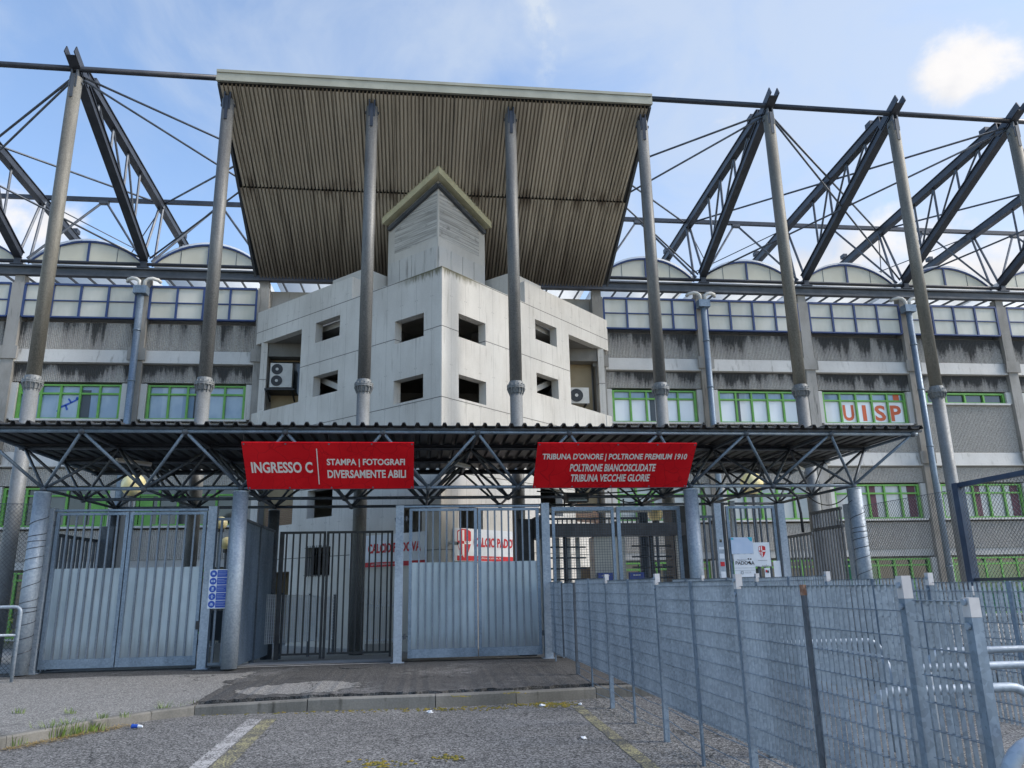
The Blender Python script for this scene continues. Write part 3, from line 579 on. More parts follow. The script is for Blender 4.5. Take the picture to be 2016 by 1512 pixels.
for sd in (-1, 1):
    b = wall_holes((0 if sd < 0 else TT, 8.97, -.1, zw), face_holes(sd), sd, TT); b.build('front_wall', 'tower', tw)
    # return wall of the taller wing beside the shaft, wing roof and the block behind
    b = MB(); q = .70710678
    P = [TL(3.90, 0, 0.0, sd), TL(3.90+TT, 0, 0.0, sd), TL(3.90+TT, 0, 2.2, sd), TL(3.90, 0, 2.2, sd)]
    P = [TL(3.902, zc-1.5, TT+.002, sd), TL(3.902+.3, zc-1.5, TT+.002, sd), TL(3.902+.3, zc-1.5, 2.3, sd), TL(3.902, zc-1.5, 2.3, sd)]
    b.prism(P, (0, 0, zw-zc+1.5-.004)); b.build('return_wall', 'tower', tw)
    b = MB().prism([TL(3.87, zw-.6, .5, sd), TL(5.5, zw-.6, .5, sd), TL(5.5, zw-.6, 2.6, sd), TL(3.87, zw-.6, 2.6, sd)], (0, 0, zk(12.03)-zw+.6)); b.build('roof_block', 'shaft', tw)
    # floors: loggia slabs and landings
    for za, zb in ((zk(10.33)+.004, zk(10.33)+.2), (zk(7.75)-.25, zk(7.75)-.05), (zk(6.45)+.004, zk(6.45)+.2), (zk(3.7)-.25, zk(3.7)-.05)):
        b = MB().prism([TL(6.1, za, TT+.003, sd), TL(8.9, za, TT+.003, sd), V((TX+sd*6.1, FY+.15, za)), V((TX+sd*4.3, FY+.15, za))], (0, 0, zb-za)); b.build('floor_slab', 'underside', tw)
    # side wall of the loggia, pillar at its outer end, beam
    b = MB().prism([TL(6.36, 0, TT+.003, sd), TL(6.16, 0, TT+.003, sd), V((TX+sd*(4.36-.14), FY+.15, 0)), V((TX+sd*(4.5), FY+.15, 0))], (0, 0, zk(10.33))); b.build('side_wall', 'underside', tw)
    xo = TX+sd*6.1
    b = MB().box(min(xo, xo-sd*.22), max(xo, xo-sd*.22), FY-.34, FY-.10, 0, zk(10.33)-.002); b.build('pillar', 'tower', tw)
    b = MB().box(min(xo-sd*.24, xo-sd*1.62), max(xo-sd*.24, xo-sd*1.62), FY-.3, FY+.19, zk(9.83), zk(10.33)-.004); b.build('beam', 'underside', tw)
    b = MB().bar(TL(8.7, zk(10.25), .5, sd), TL(8.2, zk(9.95), 1.1, sd), .16, .22); b.build('corbel', 'plain', tw)
roofc = MB().prism([TL(.0, zc-.55, TT*1.42, -1), V((TX-4.2, FY-1.5, zc-.55)), V((TX-4.2, FY+.1, zc-.55)), V((TX+4.2, FY+.1, zc-.55)), V((TX+4.2, FY-1.5, zc-.55))], (0, 0, .2)); roofc.build('roof_slab', 'plain', tw)
for z in (zk(8.6), zk(6.7), 4.75, 2.75):
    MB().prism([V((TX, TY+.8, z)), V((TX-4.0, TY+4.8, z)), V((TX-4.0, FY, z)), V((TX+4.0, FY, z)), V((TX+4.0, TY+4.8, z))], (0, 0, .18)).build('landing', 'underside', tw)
MB().box(TX-4.3, TX+4.3, FY+.1, FY+.18, 0, zc-.4).build('back_wall', 'plain', tw)
# sloping stair flights visible in the two lower wing openings
for sd in (-1, 1):
    MB().bar(TL(3.6, zk(7.5), .9, sd), TL(6.3, zk(8.75), 1.1, sd), 1.2, .18).build('stair_flight', 'plain', tw)
# soffit plane
SZ, SY, SK = 15.75, 20.05, .529
so = lambda y: SZ-SK*(y-SY)
pa = at_plane(863, 350, (0, SY, SZ), (0, SK, 1)); h_ = 1.62
cx, cy = pa.x, pa.y
q4 = [(cx, cy), (cx-h_, cy+h_), (cx, cy+2*h_), (cx+h_, cy+h_)]
sh = MB(); zbd, zcl = at(862, 466, Y=cy).z, at(862, 484, Y=cy).z
sh.add([(x, y, zc-.6) for x, y in q4]+[(x, y, so(y)+.12) for x, y in q4], [(0,1,5,4), (1,2,6,5), (2,3,7,6), (3,0,4,7), (0,3,2,1), (4,5,6,7)]); sho = sh.build('shaft', 'shaft', tw)
for sd in (-1, 1):
    def SP(s, z, o): q = .7071; return V((cx+sd*s*q+sd*o*q, cy+s*q-o*q, z))
    s0, s1 = .06, 1.98; w_ = [SP(s0, 0, .006), SP(s1, 0, .006)]
    top = [so(p.y)-.08 for p in w_]
    MB().prism([SP(s0, zbd, .006), SP(s1, zbd, .006), SP(s1, top[1], .006), SP(s0, top[0], .006)], SP(0, 0, 0)-SP(0, 0, .02)).build('board_panel', 'boards', sho)
    c = MB()
    for k in range(4): c.prism([SP(.02+k*.56, zc-.5, .035), SP(.57+k*.56-.012, zc-.5, .035), SP(.57+k*.56-.012, zcl, .035), SP(.02+k*.56, zcl, .035)], SP(0, 0, 0)-SP(0, 0, .03))
    c.build('cladding_panel', 'ledge', sho)
# fascia trim where the shaft meets the soffit
tr = MB()
for sd in (-1, 1):
    o = .30; A0, A1 = (cx, cy-o*1.414), (cx+sd*(h_+.22), cy+h_+.22-o*1.414)
    B0, B1 = (cx, cy-.02), (cx+sd*(h_+.02), cy+h_)
    za = lambda p, d: so(p[1])+d
    tr.add([(*A0, za(A0, .02)), (*A1, za(A1, .02)), (*A1, za(A1, -.26)), (*A0, za(A0, -.26)), (*B0, za(B0, -.05)-.05), (*B1, za(B1, -.05)-.05), (*B1, za(B1, .02)), (*B0, za(B0, .02))],
           [(0,1,2,3), (3,2,5,4), (1,6,5,2), (4,5,6,7)])
tr.build('soffit_trim', 'trim', tw)
gb = MB()
for sd in (-1, 1):
    A0, A1 = V((cx, cy-.1, so(cy)-.30)), V((cx+sd*h_, cy+h_-.1, so(cy+h_)-.30)); gb.bar(A0, A1, .1, .12)
gb.build('trim_angle', 'steel2', tw)
# windows grille, banners are fixed to the tower but are things of their own
gr = MB()
for k in range(10): s = 4.5+k*.105; gr.bar(TL(s, 2.02, -.05), TL(s, 2.92, -.05), .018, .018, (1, 0, 0))
for z in (2.06, 2.86): gr.bar(TL(4.42, z, -.05), TL(5.58, z, -.05), .03, .012)
gr.build('window_grille', 'black', tw)
for sd in (-1, 1):
    mg = MB()
    for k in range(26): s = 6.42+k*.06; mg.bar(TL(s, zk(3.72), .1, sd), TL(s, zk(4.35), .1, sd), .01, .01, (1, 0, 0))
    for k in range(11): z = zk(3.72)+k*.06; mg.bar(TL(6.4, z, .1, sd), TL(7.9, z, .1, sd), .01, .01)
    mg.build('mesh_screen', 'rust', tw)

z0, z1 = at(560, 778, Y=FY+.1).z, at(560, 712, Y=FY+.1).z
MB().box(-5.25, -4.0, FY+.14, FY+.19, z0, z1).build('recess_window', 'pane_dark', tw)
# ================================================================ big corrugated roof over the tower
rf = thing('corrugated_roof', (.5, SY, SZ), 'large sloping roof with brown corrugated soffit and cream front fascia', 'roof')
xl, xr, yb = -5.82, 6.86, 26.35; yj = 23.05
def corr(y0, y1, dz):
    b = MB(); n = 109; w = (xr-xl)/n; A, B = [], []
    for i in range(n):
        for k, d in ((0, .04), (.10, -.04), (.66, -.04), (.76, .04)):
            x = xl+(i+k)*w; fx = 1-(.0)*0
            A.append((x, y0, so(y0)+d+dz)); B.append((x+(.5-x)*.006*(y1-y0), y1, so(y1)+d+dz))
    b.strip(A, B); return b.build('soffit_sheet', 'soffit', rf)
corr(SY+.02, yj-.03, 0); corr(yj+.03, yb, .0)
MB().prism([(xl, SY+.02, so(SY)+.05), (xl, yb, so(yb)+.05), (xl, yb, so(yb)+.32), (xl, SY+.02, so(SY)+.32)], (xr-xl, 0, 0)).build('roof_deck', 'black', rf)
b = MB().box(xl-.08, xr+.08, SY-.10, SY+.015, SZ+.05, SZ+.36); b.build('fascia', 'fascia', rf)
b = MB().box(xl-.08, xr+.08, SY-.13, SY-.105, SZ+.29, SZ+.38); b.box(xl-.08, xr+.08, SY-.125, SY-.105, SZ+.02, SZ+.08); b.build('fascia_edge', 'fascia', rf)
for x in (xl-.03, xr+.03):
    MB().prism([(x-.04, SY+.02, so(SY)-.02), (x-.04, yb, so(yb)-.02), (x-.04, yb, so(yb)+.30), (x-.04, SY+.02, so(SY)+.34)], (.08, 0, 0)).build('side_flashing', 'steel2', rf)
# ================================================================ pylons
PY = 20.35
PX = {-1: -14.05, 0: -9.84, 1: -5.62, 2: -1.51, 3: 2.605, 4: 6.69, 5: 10.84, 6: 15.05, 7: 19.27, 8: 23.5}
PL = {0: 'tall weathered tubular pylon left of the corrugated roof, behind the left double gate',
      1: 'tall tubular pylon carrying the left corner of the corrugated roof', 2: 'tubular pylon under the corrugated roof, before the left face of the tower',
      3: 'tubular pylon under the corrugated roof, before the right face of the tower', 4: 'tubular pylon carrying the right corner of the corrugated roof',
      5: 'first leaning-looking tubular pylon to the right of the corrugated roof', 6: 'tubular pylon between the orange window letters and the short dark window',
      7: 'rightmost tubular pylon, cut by the edge of the photo'}
for i in range(8):
    x = PX[i]; g = thing('roof_pylon', (x, PY, .05), PL[i], 'pylon', 'tubular pylons along the grandstand')
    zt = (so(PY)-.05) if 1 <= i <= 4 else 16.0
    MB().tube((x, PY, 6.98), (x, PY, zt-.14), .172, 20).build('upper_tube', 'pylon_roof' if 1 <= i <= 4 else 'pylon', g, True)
    MB().tube((x, PY, .05), (x, PY, 6.82), .172, 20).build('lower_tube', 'pylon_low', g, True)
    c = MB().tube((x, PY, 6.86), (x, PY, 6.895), .25, 20).tube((x, PY, 6.905), (x, PY, 6.94), .25, 20).tube((x, PY, 6.72), (x, PY, 6.86), .188, 20, .215).tube((x, PY, 6.94), (x, PY, 7.06), .215, 20, .188)
    for k in range(14):
        a_ = k*math.tau/14; q = V((x+.228*math.cos(a_), PY+.228*math.sin(a_), 0)); c.tube((q.x, q.y, 6.82), (q.x, q.y, 6.98), .018, 6)
        u = V((math.cos(a_), math.sin(a_), 0)); c.prism([V((x, PY, 6.66))+u*.18, V((x, PY, 6.85))+u*.18, V((x, PY, 6.85))+u*.26], V((-u.y, u.x, 0))*.012)
    c.build('bolted_collar', 'pylon_low', g)
    h = MB()
    h.box(x-.045, x+.045, PY-.19, PY+.19, zt-.85, zt-.1)
    for dx in (-.075, .075): h.box(x+dx-.02, x+dx+.02, PY-.17, PY+.17, zt-.5, zt+.05)
    h.tube((x-.2, PY, zt-.3), (x+.2, PY, zt-.3), .045, 10)
    h.build('head_bracket', 'steel2' if not 1 <= i <= 4 else 'steel', g)
# ================================================================ roof girders (V of two heavy chords), purlin, bracing
NY, NZ = 28.07, 15.98
def ibeam(b, p, q, w, h, t=.03):
    p, q = V(p), V(q); d = (q-p).normalized(); r = d.cross(V((0, 0, 1))).normalized(); u = r.cross(d)
    b.bar(p+u*(h/2-t/2), q+u*(h/2-t/2), w, t); b.bar(p-u*(h/2-t/2), q-u*(h/2-t/2), w, t)
    for s in (-1, 1): b.bar(p+r*s*w*.30, q+r*s*w*.30, t, h-2*t-.004)
    return b
GL = {-1: 'dark roof girder at the left edge of the photo', 0: 'dark roof girder standing on the pylon left of the corrugated roof', 5: 'dark roof girder on the first pylon right of the corrugated roof',
      6: 'dark roof girder on the second pylon right of the corrugated roof', 7: 'dark roof girder ending at the upper right edge of the photo', 8: 'dark roof girder coming in low at the right edge, no head in view'}
FZ = zg+.75
for i in (-1, 0, 5, 6, 7, 8):
    x = PX[i]; g = thing('roof_girder', (x, PY, 16), GL[i], 'roof girder', 'steel girders above the vaulted roof')
    H0, N0, F0 = V((x, PY-.35, 16.32)), V((x, NY, NZ)), V((x, FY+.02, FZ))
    lo = MB(); ibeam(lo, V((x, PY+.0, 16.15)), F0, .27, .30); lo.bar(V((x-.13, PY-.55, 16.42)), V((x-.13, PY+.5, 15.99)), .03, .26).bar(V((x+.13, PY-.55, 16.42)), V((x+.13, PY+.5, 15.99)), .03, .26).bar(V((x, PY-.5, 16.26)), V((x, PY+.2, 15.97)), .24, .03)
    lo.box(x-.2, x+.2, FY-.16, FY+.2, zg+.37, zg+.42).box(x-.1, x+.1, FY-.1, FY+.14, zg+.42, zg+.62); lo.build('lower_chord', 'steel', g)
    up = MB(); ibeam(up, V((x, PY+.5, 16.30)), V((x, NY+12, NZ-.9)), .25, .31)
    up.box(x-.09, x+.09, PY+1.0, PY+1.3, 16.42, 16.62).box(x-.09, x+.09, NY+2.6, NY+2.9, NZ-.05, NZ+.12); up.build('upper_chord', 'steel', g)
    UP = lambda y: V((x, y, 16.30+(NZ-.9-16.30)*(y-PY-.5)/(NY+12-PY-.5)-.14)); LO = lambda y: V((x, y, 16.15+(FZ-16.15)*(y-PY)/(FY+.02-PY)+.14))
    prev = None
    for k, y in enumerate((21.9, 23.1, 24.4, 25.6)):
        MB().tube(UP(y), LO(y), .045, 6).build('web_strut', 'rod', g); 
        if prev: MB().tube(UP(prev), LO(y), .04, 6).build('web_strut', 'rod', g)
        prev = y
    for dx in (-.22, .22): MB().tube((x+dx*.3, NY-.1, NZ-.15), (x+dx, FY+.3, FZ), .05, 6).build('node_strut', 'rod', g)
    for dx in (-.5, .5): MB().tube((x, NY+2.5, NZ-.3), (x+dx, NY+3.4, zg+1.0), .05, 6).build('node_strut', 'rod', g)
pg = thing('roof_purlin', (.6, NY, NZ), 'long horizontal dark tube tying the roof girders above the vaults', 'purlin')
for a_, c_ in ((-19, -5.2), (6.2, 28)): MB().box(a_, c_, NY-.07, NY+.07, NZ+.02, NZ+.17).build('tube', 'steel', pg)
for i in (-1, 0, 4, 5, 6, 7, 8):
    xa, xb = PX[i], PX[i+1] if i < 8 else PX[i]+4.2; xm = (xa+xb)/2
    MB().box(xm-.16, xm+.16, NY-.09, NY+.09, NZ-.09, NZ+.018).build('gusset', 'steel2', pg)
    for xe in (xa, xb):
        if xe in (PX[1],) and i == 0: pass
        MB().tube((xm+(-.1 if xe == xa else .1), NY, NZ-.05), (xe+(.15 if xe == xa else -.15), FY+.25, FZ), .045, 6).build('brace_strut', 'rod', pg)
for a_, c_, w_ in ((-19, xl-.1, 'left'), (xr+.1, 28, 'right')):
    o = MB().tube((a_, PY, 16.18), (c_, PY, 16.18 if False else 16.0), .085, 10) if False else MB().tube((a_, PY-.05, 16.22), (c_, PY-.05, 16.10), .085, 10)
    tag(o.build('ridge_tube', 'steel', None, True), 'dark straight tube linking the pylon heads to the %s of the corrugated roof' % w_, 'roof tube', 'ridge tubes')
RD = []
for a_, c_ in ((-2, 0), (0, 2), (3, 5), (5, 7), (7, 9)):
    gx = lambda k: PX.get(k, PX[-1]-4.2 if k == -2 else PX[8]+4.2)
    for p_, q_ in ((a_, c_), (c_, a_)):
        xh, xn = gx(p_), gx(q_); s = 1 if xn > xh else -1
        nm = {-2: 'off left', 0: 'left', 2: 'behind the soffit', 3: 'behind the soffit', 5: 'first right', 7: 'third right', 9: 'off right'}
        RD.append((V((xh+s*.15, PY+.15, 16.0)), V((xn-s*.1, NY-.05, NZ)), .038, 'upper brace rod from the pylon head %s to the purlin %s' % (nm[p_], nm[q_])))
        RD.append((V((xh+s*.12, PY+.1, 15.9)), V((xn-s*.15, FY+.05, FZ+.05)), .034, 'lower brace rod from the pylon head %s to the gutter %s' % (nm[p_], nm[q_])))
for p_, q_ in ((0, -1), (5, 6), (7, 8), (6, 5), (8, 7), (-1, 0)):
    s = 1 if PX[q_] > PX[p_] else -1
    RD.append((V((PX[p_], NY, NZ-.1)), V((PX[q_]-s*.4, NY+6, NZ-.6)), .022, 'thin rear rod from the purlin node on the %s girder' % {0: 'left', -1: 'far left', 5: 'first right', 6: 'second right', 7: 'third right', 8: 'fourth right'}[p_]))
for p_, q_, r_, l_ in RD: tag(MB().tube(p_, q_, r_, 6).build('bracing_rod', 'rod', None, True), l_, 'bracing rod', 'bracing rods of the roof')
# ================================================================ entrance canopy (space frame)
CY, CM, CZ, CB = 14.6, 1.8, 4.50, 3.56
ca = thing('entrance_canopy', (1, 17.3, .2), 'long dark steel space frame canopy with corrugated roof over the gates', 'canopy')
tx = [-7.9+CM*i for i in range(11)]; ty = [CY+CM*j for j in range(4)]; bx = [-7.03+1.802*i for i in range(10)]; by = [15.5, 17.3, 19.1]
b = MB(); A, B = [], []; n = 72; w = (10.32+8.12)/n
for i in range(n):
    for k, d in ((0, 0), (.32, 0), (.42, .06), (.62, .06), (.72, 0)):
        x = -8.12+(i+k)*w; A.append((x, CY-.16, CZ+.085+d)); B.append((x, ty[3]+.12, CZ+.085+d))
b.strip(A, B); b.strip([(x, y, z+.014) for x, y, z in A], [(x, y, z+.014) for x, y, z in B]); b.strip(A, [(x, y, z+.014) for x, y, z in A])
b.build('roof_sheet', 'roofsheet', ca)
for j in range(4):  # front members plain zinc, rear ones a darker copy that paints in roof shade
    MB().tube((tx[0]-.1, ty[j], CZ), (tx[-1]+.1, ty[j], CZ), .036, 8).build('top_chord', 'galv_dark' if j else 'galv', ca, True)
    MB().box(tx[0]-.2, tx[-1]+.2, ty[j]-.03, ty[j]+.03, CZ+.036, CZ+.08).build('purlin', 'steel', ca)
for i in range(11): MB().tube((tx[i], ty[0], CZ), (tx[i], ty[3], CZ), .034, 6).build('top_cross_chord', 'galv_dark' if 0 < i < 10 else 'galv', ca, True)
for j in range(3): MB().tube((bx[0], by[j], CB), (bx[-1], by[j], CB), .034, 8).build('bottom_chord', 'galv_dark' if j else 'galv', ca, True)
for i in range(10): MB().tube((bx[i], by[0], CB), (bx[i], by[2], CB), .032, 6).build('bottom_cross_chord', 'galv_dark', ca, True)
rest = MB(); cnt = 0
for j in range(3):
    for i in range(10):
        for dj in (0, 1):
            for di in (0, 1):
                p, q = (bx[i], by[j], CB), (tx[i+di], ty[j+dj], CZ)
                if cnt < 100: MB().tube(p, q, .030, 7).build('diagonal', 'galv' if j == 0 and dj == 0 else 'galv_dark', ca, True)
                else: rest.tube(p, q, .028, 6)
                cnt += 1
rest.build('diagonal', 'galv_dark', ca, True)['kind'] = 'stuff'
for j in range(4):
    for i in range(11): MB().sphere((tx[i], ty[j], CZ), .068, 8, 5).build('top_joint', 'galv_dark', ca, True)
for j in range(3):
    for i in range(10): MB().sphere((bx[i], by[j], CB), .07, 8, 5).build('bottom_joint', 'galv_dark', ca, True)
for i in (0, 2, 7, 9):
    for j in (0, 2):
        x, y = bx[i], by[j]; zb = .26 if j == 0 else .12; c = MB()
        r = .145 if j == 0 else .13; c.tube((x, y, zb), (x, y, CB-.08), r, 20)
        co = c.build('column', 'galv_tex' if j == 0 else 'galv_dark', ca, True)
        k = MB().tube((x, y, CB-.085), (x, y, CB-.06), r+.005, 20); k.build('cap', 'galv_tex', co)
        if j == 0 and i in (0, 9):
            wr = MB(); z = zb+.15; pts = []; t = 0
            while z < CB-.35: pts.append((x+(r+.004)*math.cos(t), y+(r+.004)*math.sin(t), z+.03*math.sin(t*.31))); t += math.tau/20; z += .0098*(1+.5*math.sin(t*.17))
            wr.path(pts, .006, 5)
            wr.build('wire_wrap', 'steel', co)
for px, py, yy, l_, dx in ((905, 915, 16.6, 'centre, between the two red signs', .45), (830, 0, 0, '', 0), (1575, 922, 17.0, 'right, above the globe lamp', .5), (262, 910, 17.2, 'left, above the left gate', .5)):
    if not l_: continue
    p = at(px, py, Y=yy); p.z = min(p.z, 4.42)
    t = thing('batten_light', p, 'slim unlit batten lamp under the canopy, '+l_, 'light fitting', 'batten lights under the canopy')
    dx *= .5; MB().bar(p+V((-dx, -.25, .02)), p+V((dx, .35, .02)), .09, .05).build('housing', 'ac', t); MB().bar(p+V((-dx, -.25, -.02)), p+V((dx, .35, -.02)), .06, .03).build('diffuser', 'white', t)
# ---------------------------------------------------------------- red signs on the front diagonals
def red_sign(x0, x1, x0b, x1b, label):
    zt, zb, yt, ybm = 4.28, 3.52, 14.52, 15.34
    A, B, C, D = V((x0, yt, zt)), V((x1, yt, zt)), V((x1b, ybm, zb)), V((x0b, ybm, zb))
    s = thing('red_sign', (A+C)/2, label, 'sign', 'red entrance signs')
    U_ = (A-D).normalized(); U_ = (V((0, yt-ybm, zt-zb))).normalized(); R_ = V((1, 0, 0)); nn = R_.cross(U_)
    MB().prism([A, D, C, B], -nn*.02).build('board', 'red', s)
    n2 = R_.cross(U_); hl = (A-D).length
    for fx in (.012, .25, .5, .75, .988):
        for fz in (.03, .97):
            q = D+R_*((x1-x0)*fx)+U_*(hl*fz); e_ = MB().tube(q+n2*.0, q+n2*.006, .017, 10).build('eyelet', 'galv', s)
    for fx in (.012, .5, .988):
        q = D+R_*((x1-x0)*fx)+U_*(hl*.97); MB().tube(q-n2*.03, q+U_*.16-n2*.06, .006, 5).build('tie', 'black', s)
    return s, D, U_, R_, (V((0, yt, zt))-V((0, ybm, zb))).length
s, D, U_, R_, hh = red_sign(-3.27, -.11, -3.27, -.11, 'red hanging sign with INGRESSO C, the left of the two')
def put(s_, t, x, z, w, h, al='L', nm="lettering", bold=.03): return text(nm, t, V((x, D.y, D.z))+U_*z, R_, U_, w, h, 'letter', s_, bold, al)
put(s, 'INGRESSO C', -3.27+.12, .40, 1.13, .265); put(s, 'STAMPA | FOTOGRAFI', -1.75, .54, 1.47, .20); put(s, 'DIVERSAMENTE ABILI', -1.75, .27, 1.49, .20)
p0 = V((-1.93, D.y, D.z)); nn = R_.cross(U_); MB().prism([p0+U_*.12+nn*.006, p0+V((.018, 0, 0))+U_*.12+nn*.006, p0+V((.018, 0, 0))+U_*.98+nn*.006, p0+U_*.98+nn*.006], nn*.002).build('divider', 'letter', s)
s, D, U_, R_, hh = red_sign(2.26, 5.44, 2.26, 5.44, 'red hanging sign with three lines ending TRIBUNA VECCHIE GLORIE, the right of the two')
for t, z, x, w in (("TRIBUNA D'ONORE | POLTRONE PREMIUM 1910", .68, 2.38, 2.92), ('POLTRONE BIANCOSCUDATE', .42, 2.96, 1.74), ('TRIBUNA VECCHIE GLORIE', .16, 3.0, 1.62)): put(s, t, x, z, w, .19, nm='lettering')
fl = thing('floodlight', at(1135, 980, Y=16.4), 'black floodlight hanging just below the right red sign', 'floodlight'); p = fl.location.copy()
MB().box(p.x-.24, p.x+.24, p.y-.12, p.y+.14, p.z-.1, p.z+.1).build('housing', 'black', fl); MB().box(p.x-.2, p.x+.2, p.y-.13, p.y-.121, p.z-.08, p.z+.06).build('lens', 'pane_dark', fl); MB().bar(p+V((0, 0, .1)), p+V((0, 0, .32)), .04, .04, (0, 1, 0)).build('bracket', 'black', fl)

def cable(pts, r, label):
    o = MB().path(pts, r, 6).build('cable', 'black', None, True); tag(o, label, 'cable', 'cables under the canopy')
def hang(a_, c_, sag): a_, c_ = V(a_), V(c_); return [a_+(c_-a_)*t-V((0, 0, sag*4*t*(1-t))) for t in [k/10 for k in range(11)]]
cable(hang((2.4, 15.75, 3.50), (5.5, 15.75, 3.62), .10), .014, 'black cable drooping along the canopy edge above the mesh frames')
cable(hang((bx[9]-.1, 17.3, CB-.03), (bx[9], 15.5, CB-.05), .28), .012, 'black cable loop hanging under the right end of the canopy')
cable([V((7.5, 15.6, 3.52)), V((7.8, 15.65, 3.5)), V((8.0, 15.7, 3.35)), V((8.05, 15.72, 3.0)), V((8.05, 15.72, 2.6))], .03, 'bent dark conduit dropping from the canopy right of the single gate')
cable(hang((4.0, 16.2, 3.55), (4.9, 16.2, 3.5), .22), .014, 'short black cable loop above the right mesh frame')
# ================================================================ gates
GY = 15.8
def post(x, y, z0, z1, label, w=.16, m='galv_tex', cat='gate post', grp='galvanised gate posts', foot=True):
    o = thing('gate_post', (x, y, z0), label, cat, grp)
    b = MB().box(x-w/2, x+w/2, y-w/2, y+w/2, z0, z1); b.build('post', m, o)
    if foot: MB().box(x-w/2-.05, x+w/2+.05, y-w/2-.05, y+w/2+.05, z0, z0+.012).build('base_plate', m, o)
    MB().box(x-w/2-.004, x+w/2+.004, y-w/2-.004, y+w/2+.004, z1, z1+.01).build('cap', m, o); return o
def gate_leaf(x0, x1, y, zb, zt, nb, label, sheet=None, rail=.16, m='galv_bar', grp='gate leaves', hinge=None, bars_from=None):
    g = thing('gate_leaf', ((x0+x1)/2, y, zb), label, 'gate', grp); t = .06
    f = MB().box(x0, x0+t, y-.03, y+.03, zb, zt).box(x1-t, x1, y-.03, y+.03, zb, zt).box(x0+t, x1-t, y-.028, y+.028, zt-.05, zt).box(x0+t, x1-t, y-.034, y+.034, zb, zb+rail)
    f.build('frame', 'galv', g); w = (x1-x0-2*t)/(nb+1)
    for k in range(nb):
        x = x0+t+w*(k+1); MB().box(x-.016, x+.016, y-.016, y+.016, zb+rail, zt-.05).build('bar', m, g)
    if sheet: MB().box(x0+t+.002, x1-t-.002, y+.024, y+.028, zb+rail-.02, sheet).build('sheet_panel', 'sheet', g)
    if hinge:
        for z in (zb+.35, zt-.25): MB().tube((hinge, y, z), (hinge, y, z+.10), .022, 8).bar((hinge-.07, y, z+.05), (hinge+.07, y, z+.05), .02, .02).build('hinge', 'steel2', g)
    return g
post(-6.97, GY, .245, 3.22, 'square galvanised post at the far left end of the left double gate')
gate_leaf(-6.85, -5.54, GY, .32, 3.14, 7, 'left leaf of the left gate, bars over a pale metal sheet', 2.10, hinge=-6.88)
g = gate_leaf(-5.52, -4.10, GY, .32, 3.14, 7, 'right leaf of the left gate, beside the blue safety sign', 2.10, hinge=-4.07)
MB().box(-4.14, -4.03, GY-.05, GY+.05, .95, 1.10).build('lock', 'black', g)
b = MB().box(-6.88, -4.08, GY-.05, GY+.05, 3.16, 3.20); tag(b.build('gate_lintel', 'galv'), 'flat galvanised rail across the top of the left double gate', 'rail', 'gate top rails')
post(-3.98, GY, .245, 3.23, 'square galvanised post between the left double gate and the blue sign')
def bar_panel(x0, x1, y, zb, zt, n, label, m='galv_bar', cat='railing', grp=None, bw=.04, horiz=()):
    g = thing('bar_panel', ((x0+x1)/2, y, zb), label, cat, grp)
    MB().box(x0, x1, y-.025, y+.025, zt-.05, zt).build('rail', m, g); MB().box(x0, x1, y-.025, y+.025, zb, zb+.05).build('rail', m, g)
    for k in range(n):
        x = x0+(x1-x0)*(k+.5)/n; MB().box(x-bw/2, x+bw/2, y-bw/2, y+bw/2, zb+.05, zt-.05).build('bar', m, g)
    return g
bar_panel(-3.89, -3.57, GY, .30, 3.02, 2, 'narrow galvanised bar panel carrying the blue safety sign')
def bar_panel_y(x, y0, y1, zb, zt, n, label, m='galv_dark', bw=.04, grp=None, zt2=None):
    g = thing('side_railing', (x, (y0+y1)/2, zb), label, 'railing', grp); zt2 = zt if zt2 is None else zt2
    MB().box(x-.025, x+.025, y0, y1, zb, zb+.05).build('rail', m, g); MB().bar((x, y0, zt-.03), (x, y1, zt2-.03), .05, .06).build('rail', m, g)
    for k in range(n):
        y = y0+(y1-y0)*(k+.5)/n; zz = zt+(zt2-zt)*(k+.5)/n-.06; MB().box(x-bw/2, x+bw/2, y-bw/2, y+bw/2, zb+.05, zz).build('bar', m, g)
    return g
bar_panel_y(-6.97, 16.0, 19.0, .2, 2.78, 16, 'dark bar railing running back behind the left double gate')
post(-6.78, 18.2, .15, 3.05, 'wide dull post standing behind the left double gate', .30, 'galv_dark', foot=False)
# recess of the black gate
g = thing('ribbed_screen', (-3.4, 17.3, .2), 'dark vertical slat screen running back on the left of the black gate', 'screen', 'slat screens beside the black gate')
for a_, c_ in ((15.62, 17.28), (17.32, 18.95)):
    s_ = MB(); n = 26; w = (c_-a_)/n
    for k in range(n): s_.box(-3.405, -3.365, a_+k*w, a_+k*w+w*.42, .27-.02*(a_-15.6), 2.95)
    s_.box(-3.41, -3.40, a_, c_, .3, 2.94); s_.build('slats', 'galv', g)
    MB().box(-3.43, -3.34, a_, c_, 2.952, 3.0).build('rail', 'galv_dark', g)
MB().box(-3.44, -3.34, 17.285, 17.315, .2, 3.0).build('stile', 'galv_dark', g)
g = thing('ribbed_screen', (-.42, 16.6, .2), 'dark slat screen running back on the right of the black gate', 'screen', 'slat screens beside the black gate')
s_ = MB(); n = 22; a_, c_ = 15.9, 17.5; w = (c_-a_)/n
for k in range(n): s_.box(-.46, -.42, a_+k*w, a_+k*w+w*.42, .25, 2.95)
s_.box(-.42, -.41, a_, c_, .26, 2.94); s_.build('slats', 'galv_dark', g); MB().box(-.48, -.39, a_, c_, 2.952, 3.0).build('rail', 'black', g)
MB().box(-.50, -.38, 17.5, 17.62, .2, 3.05).build('stile', 'black', g)
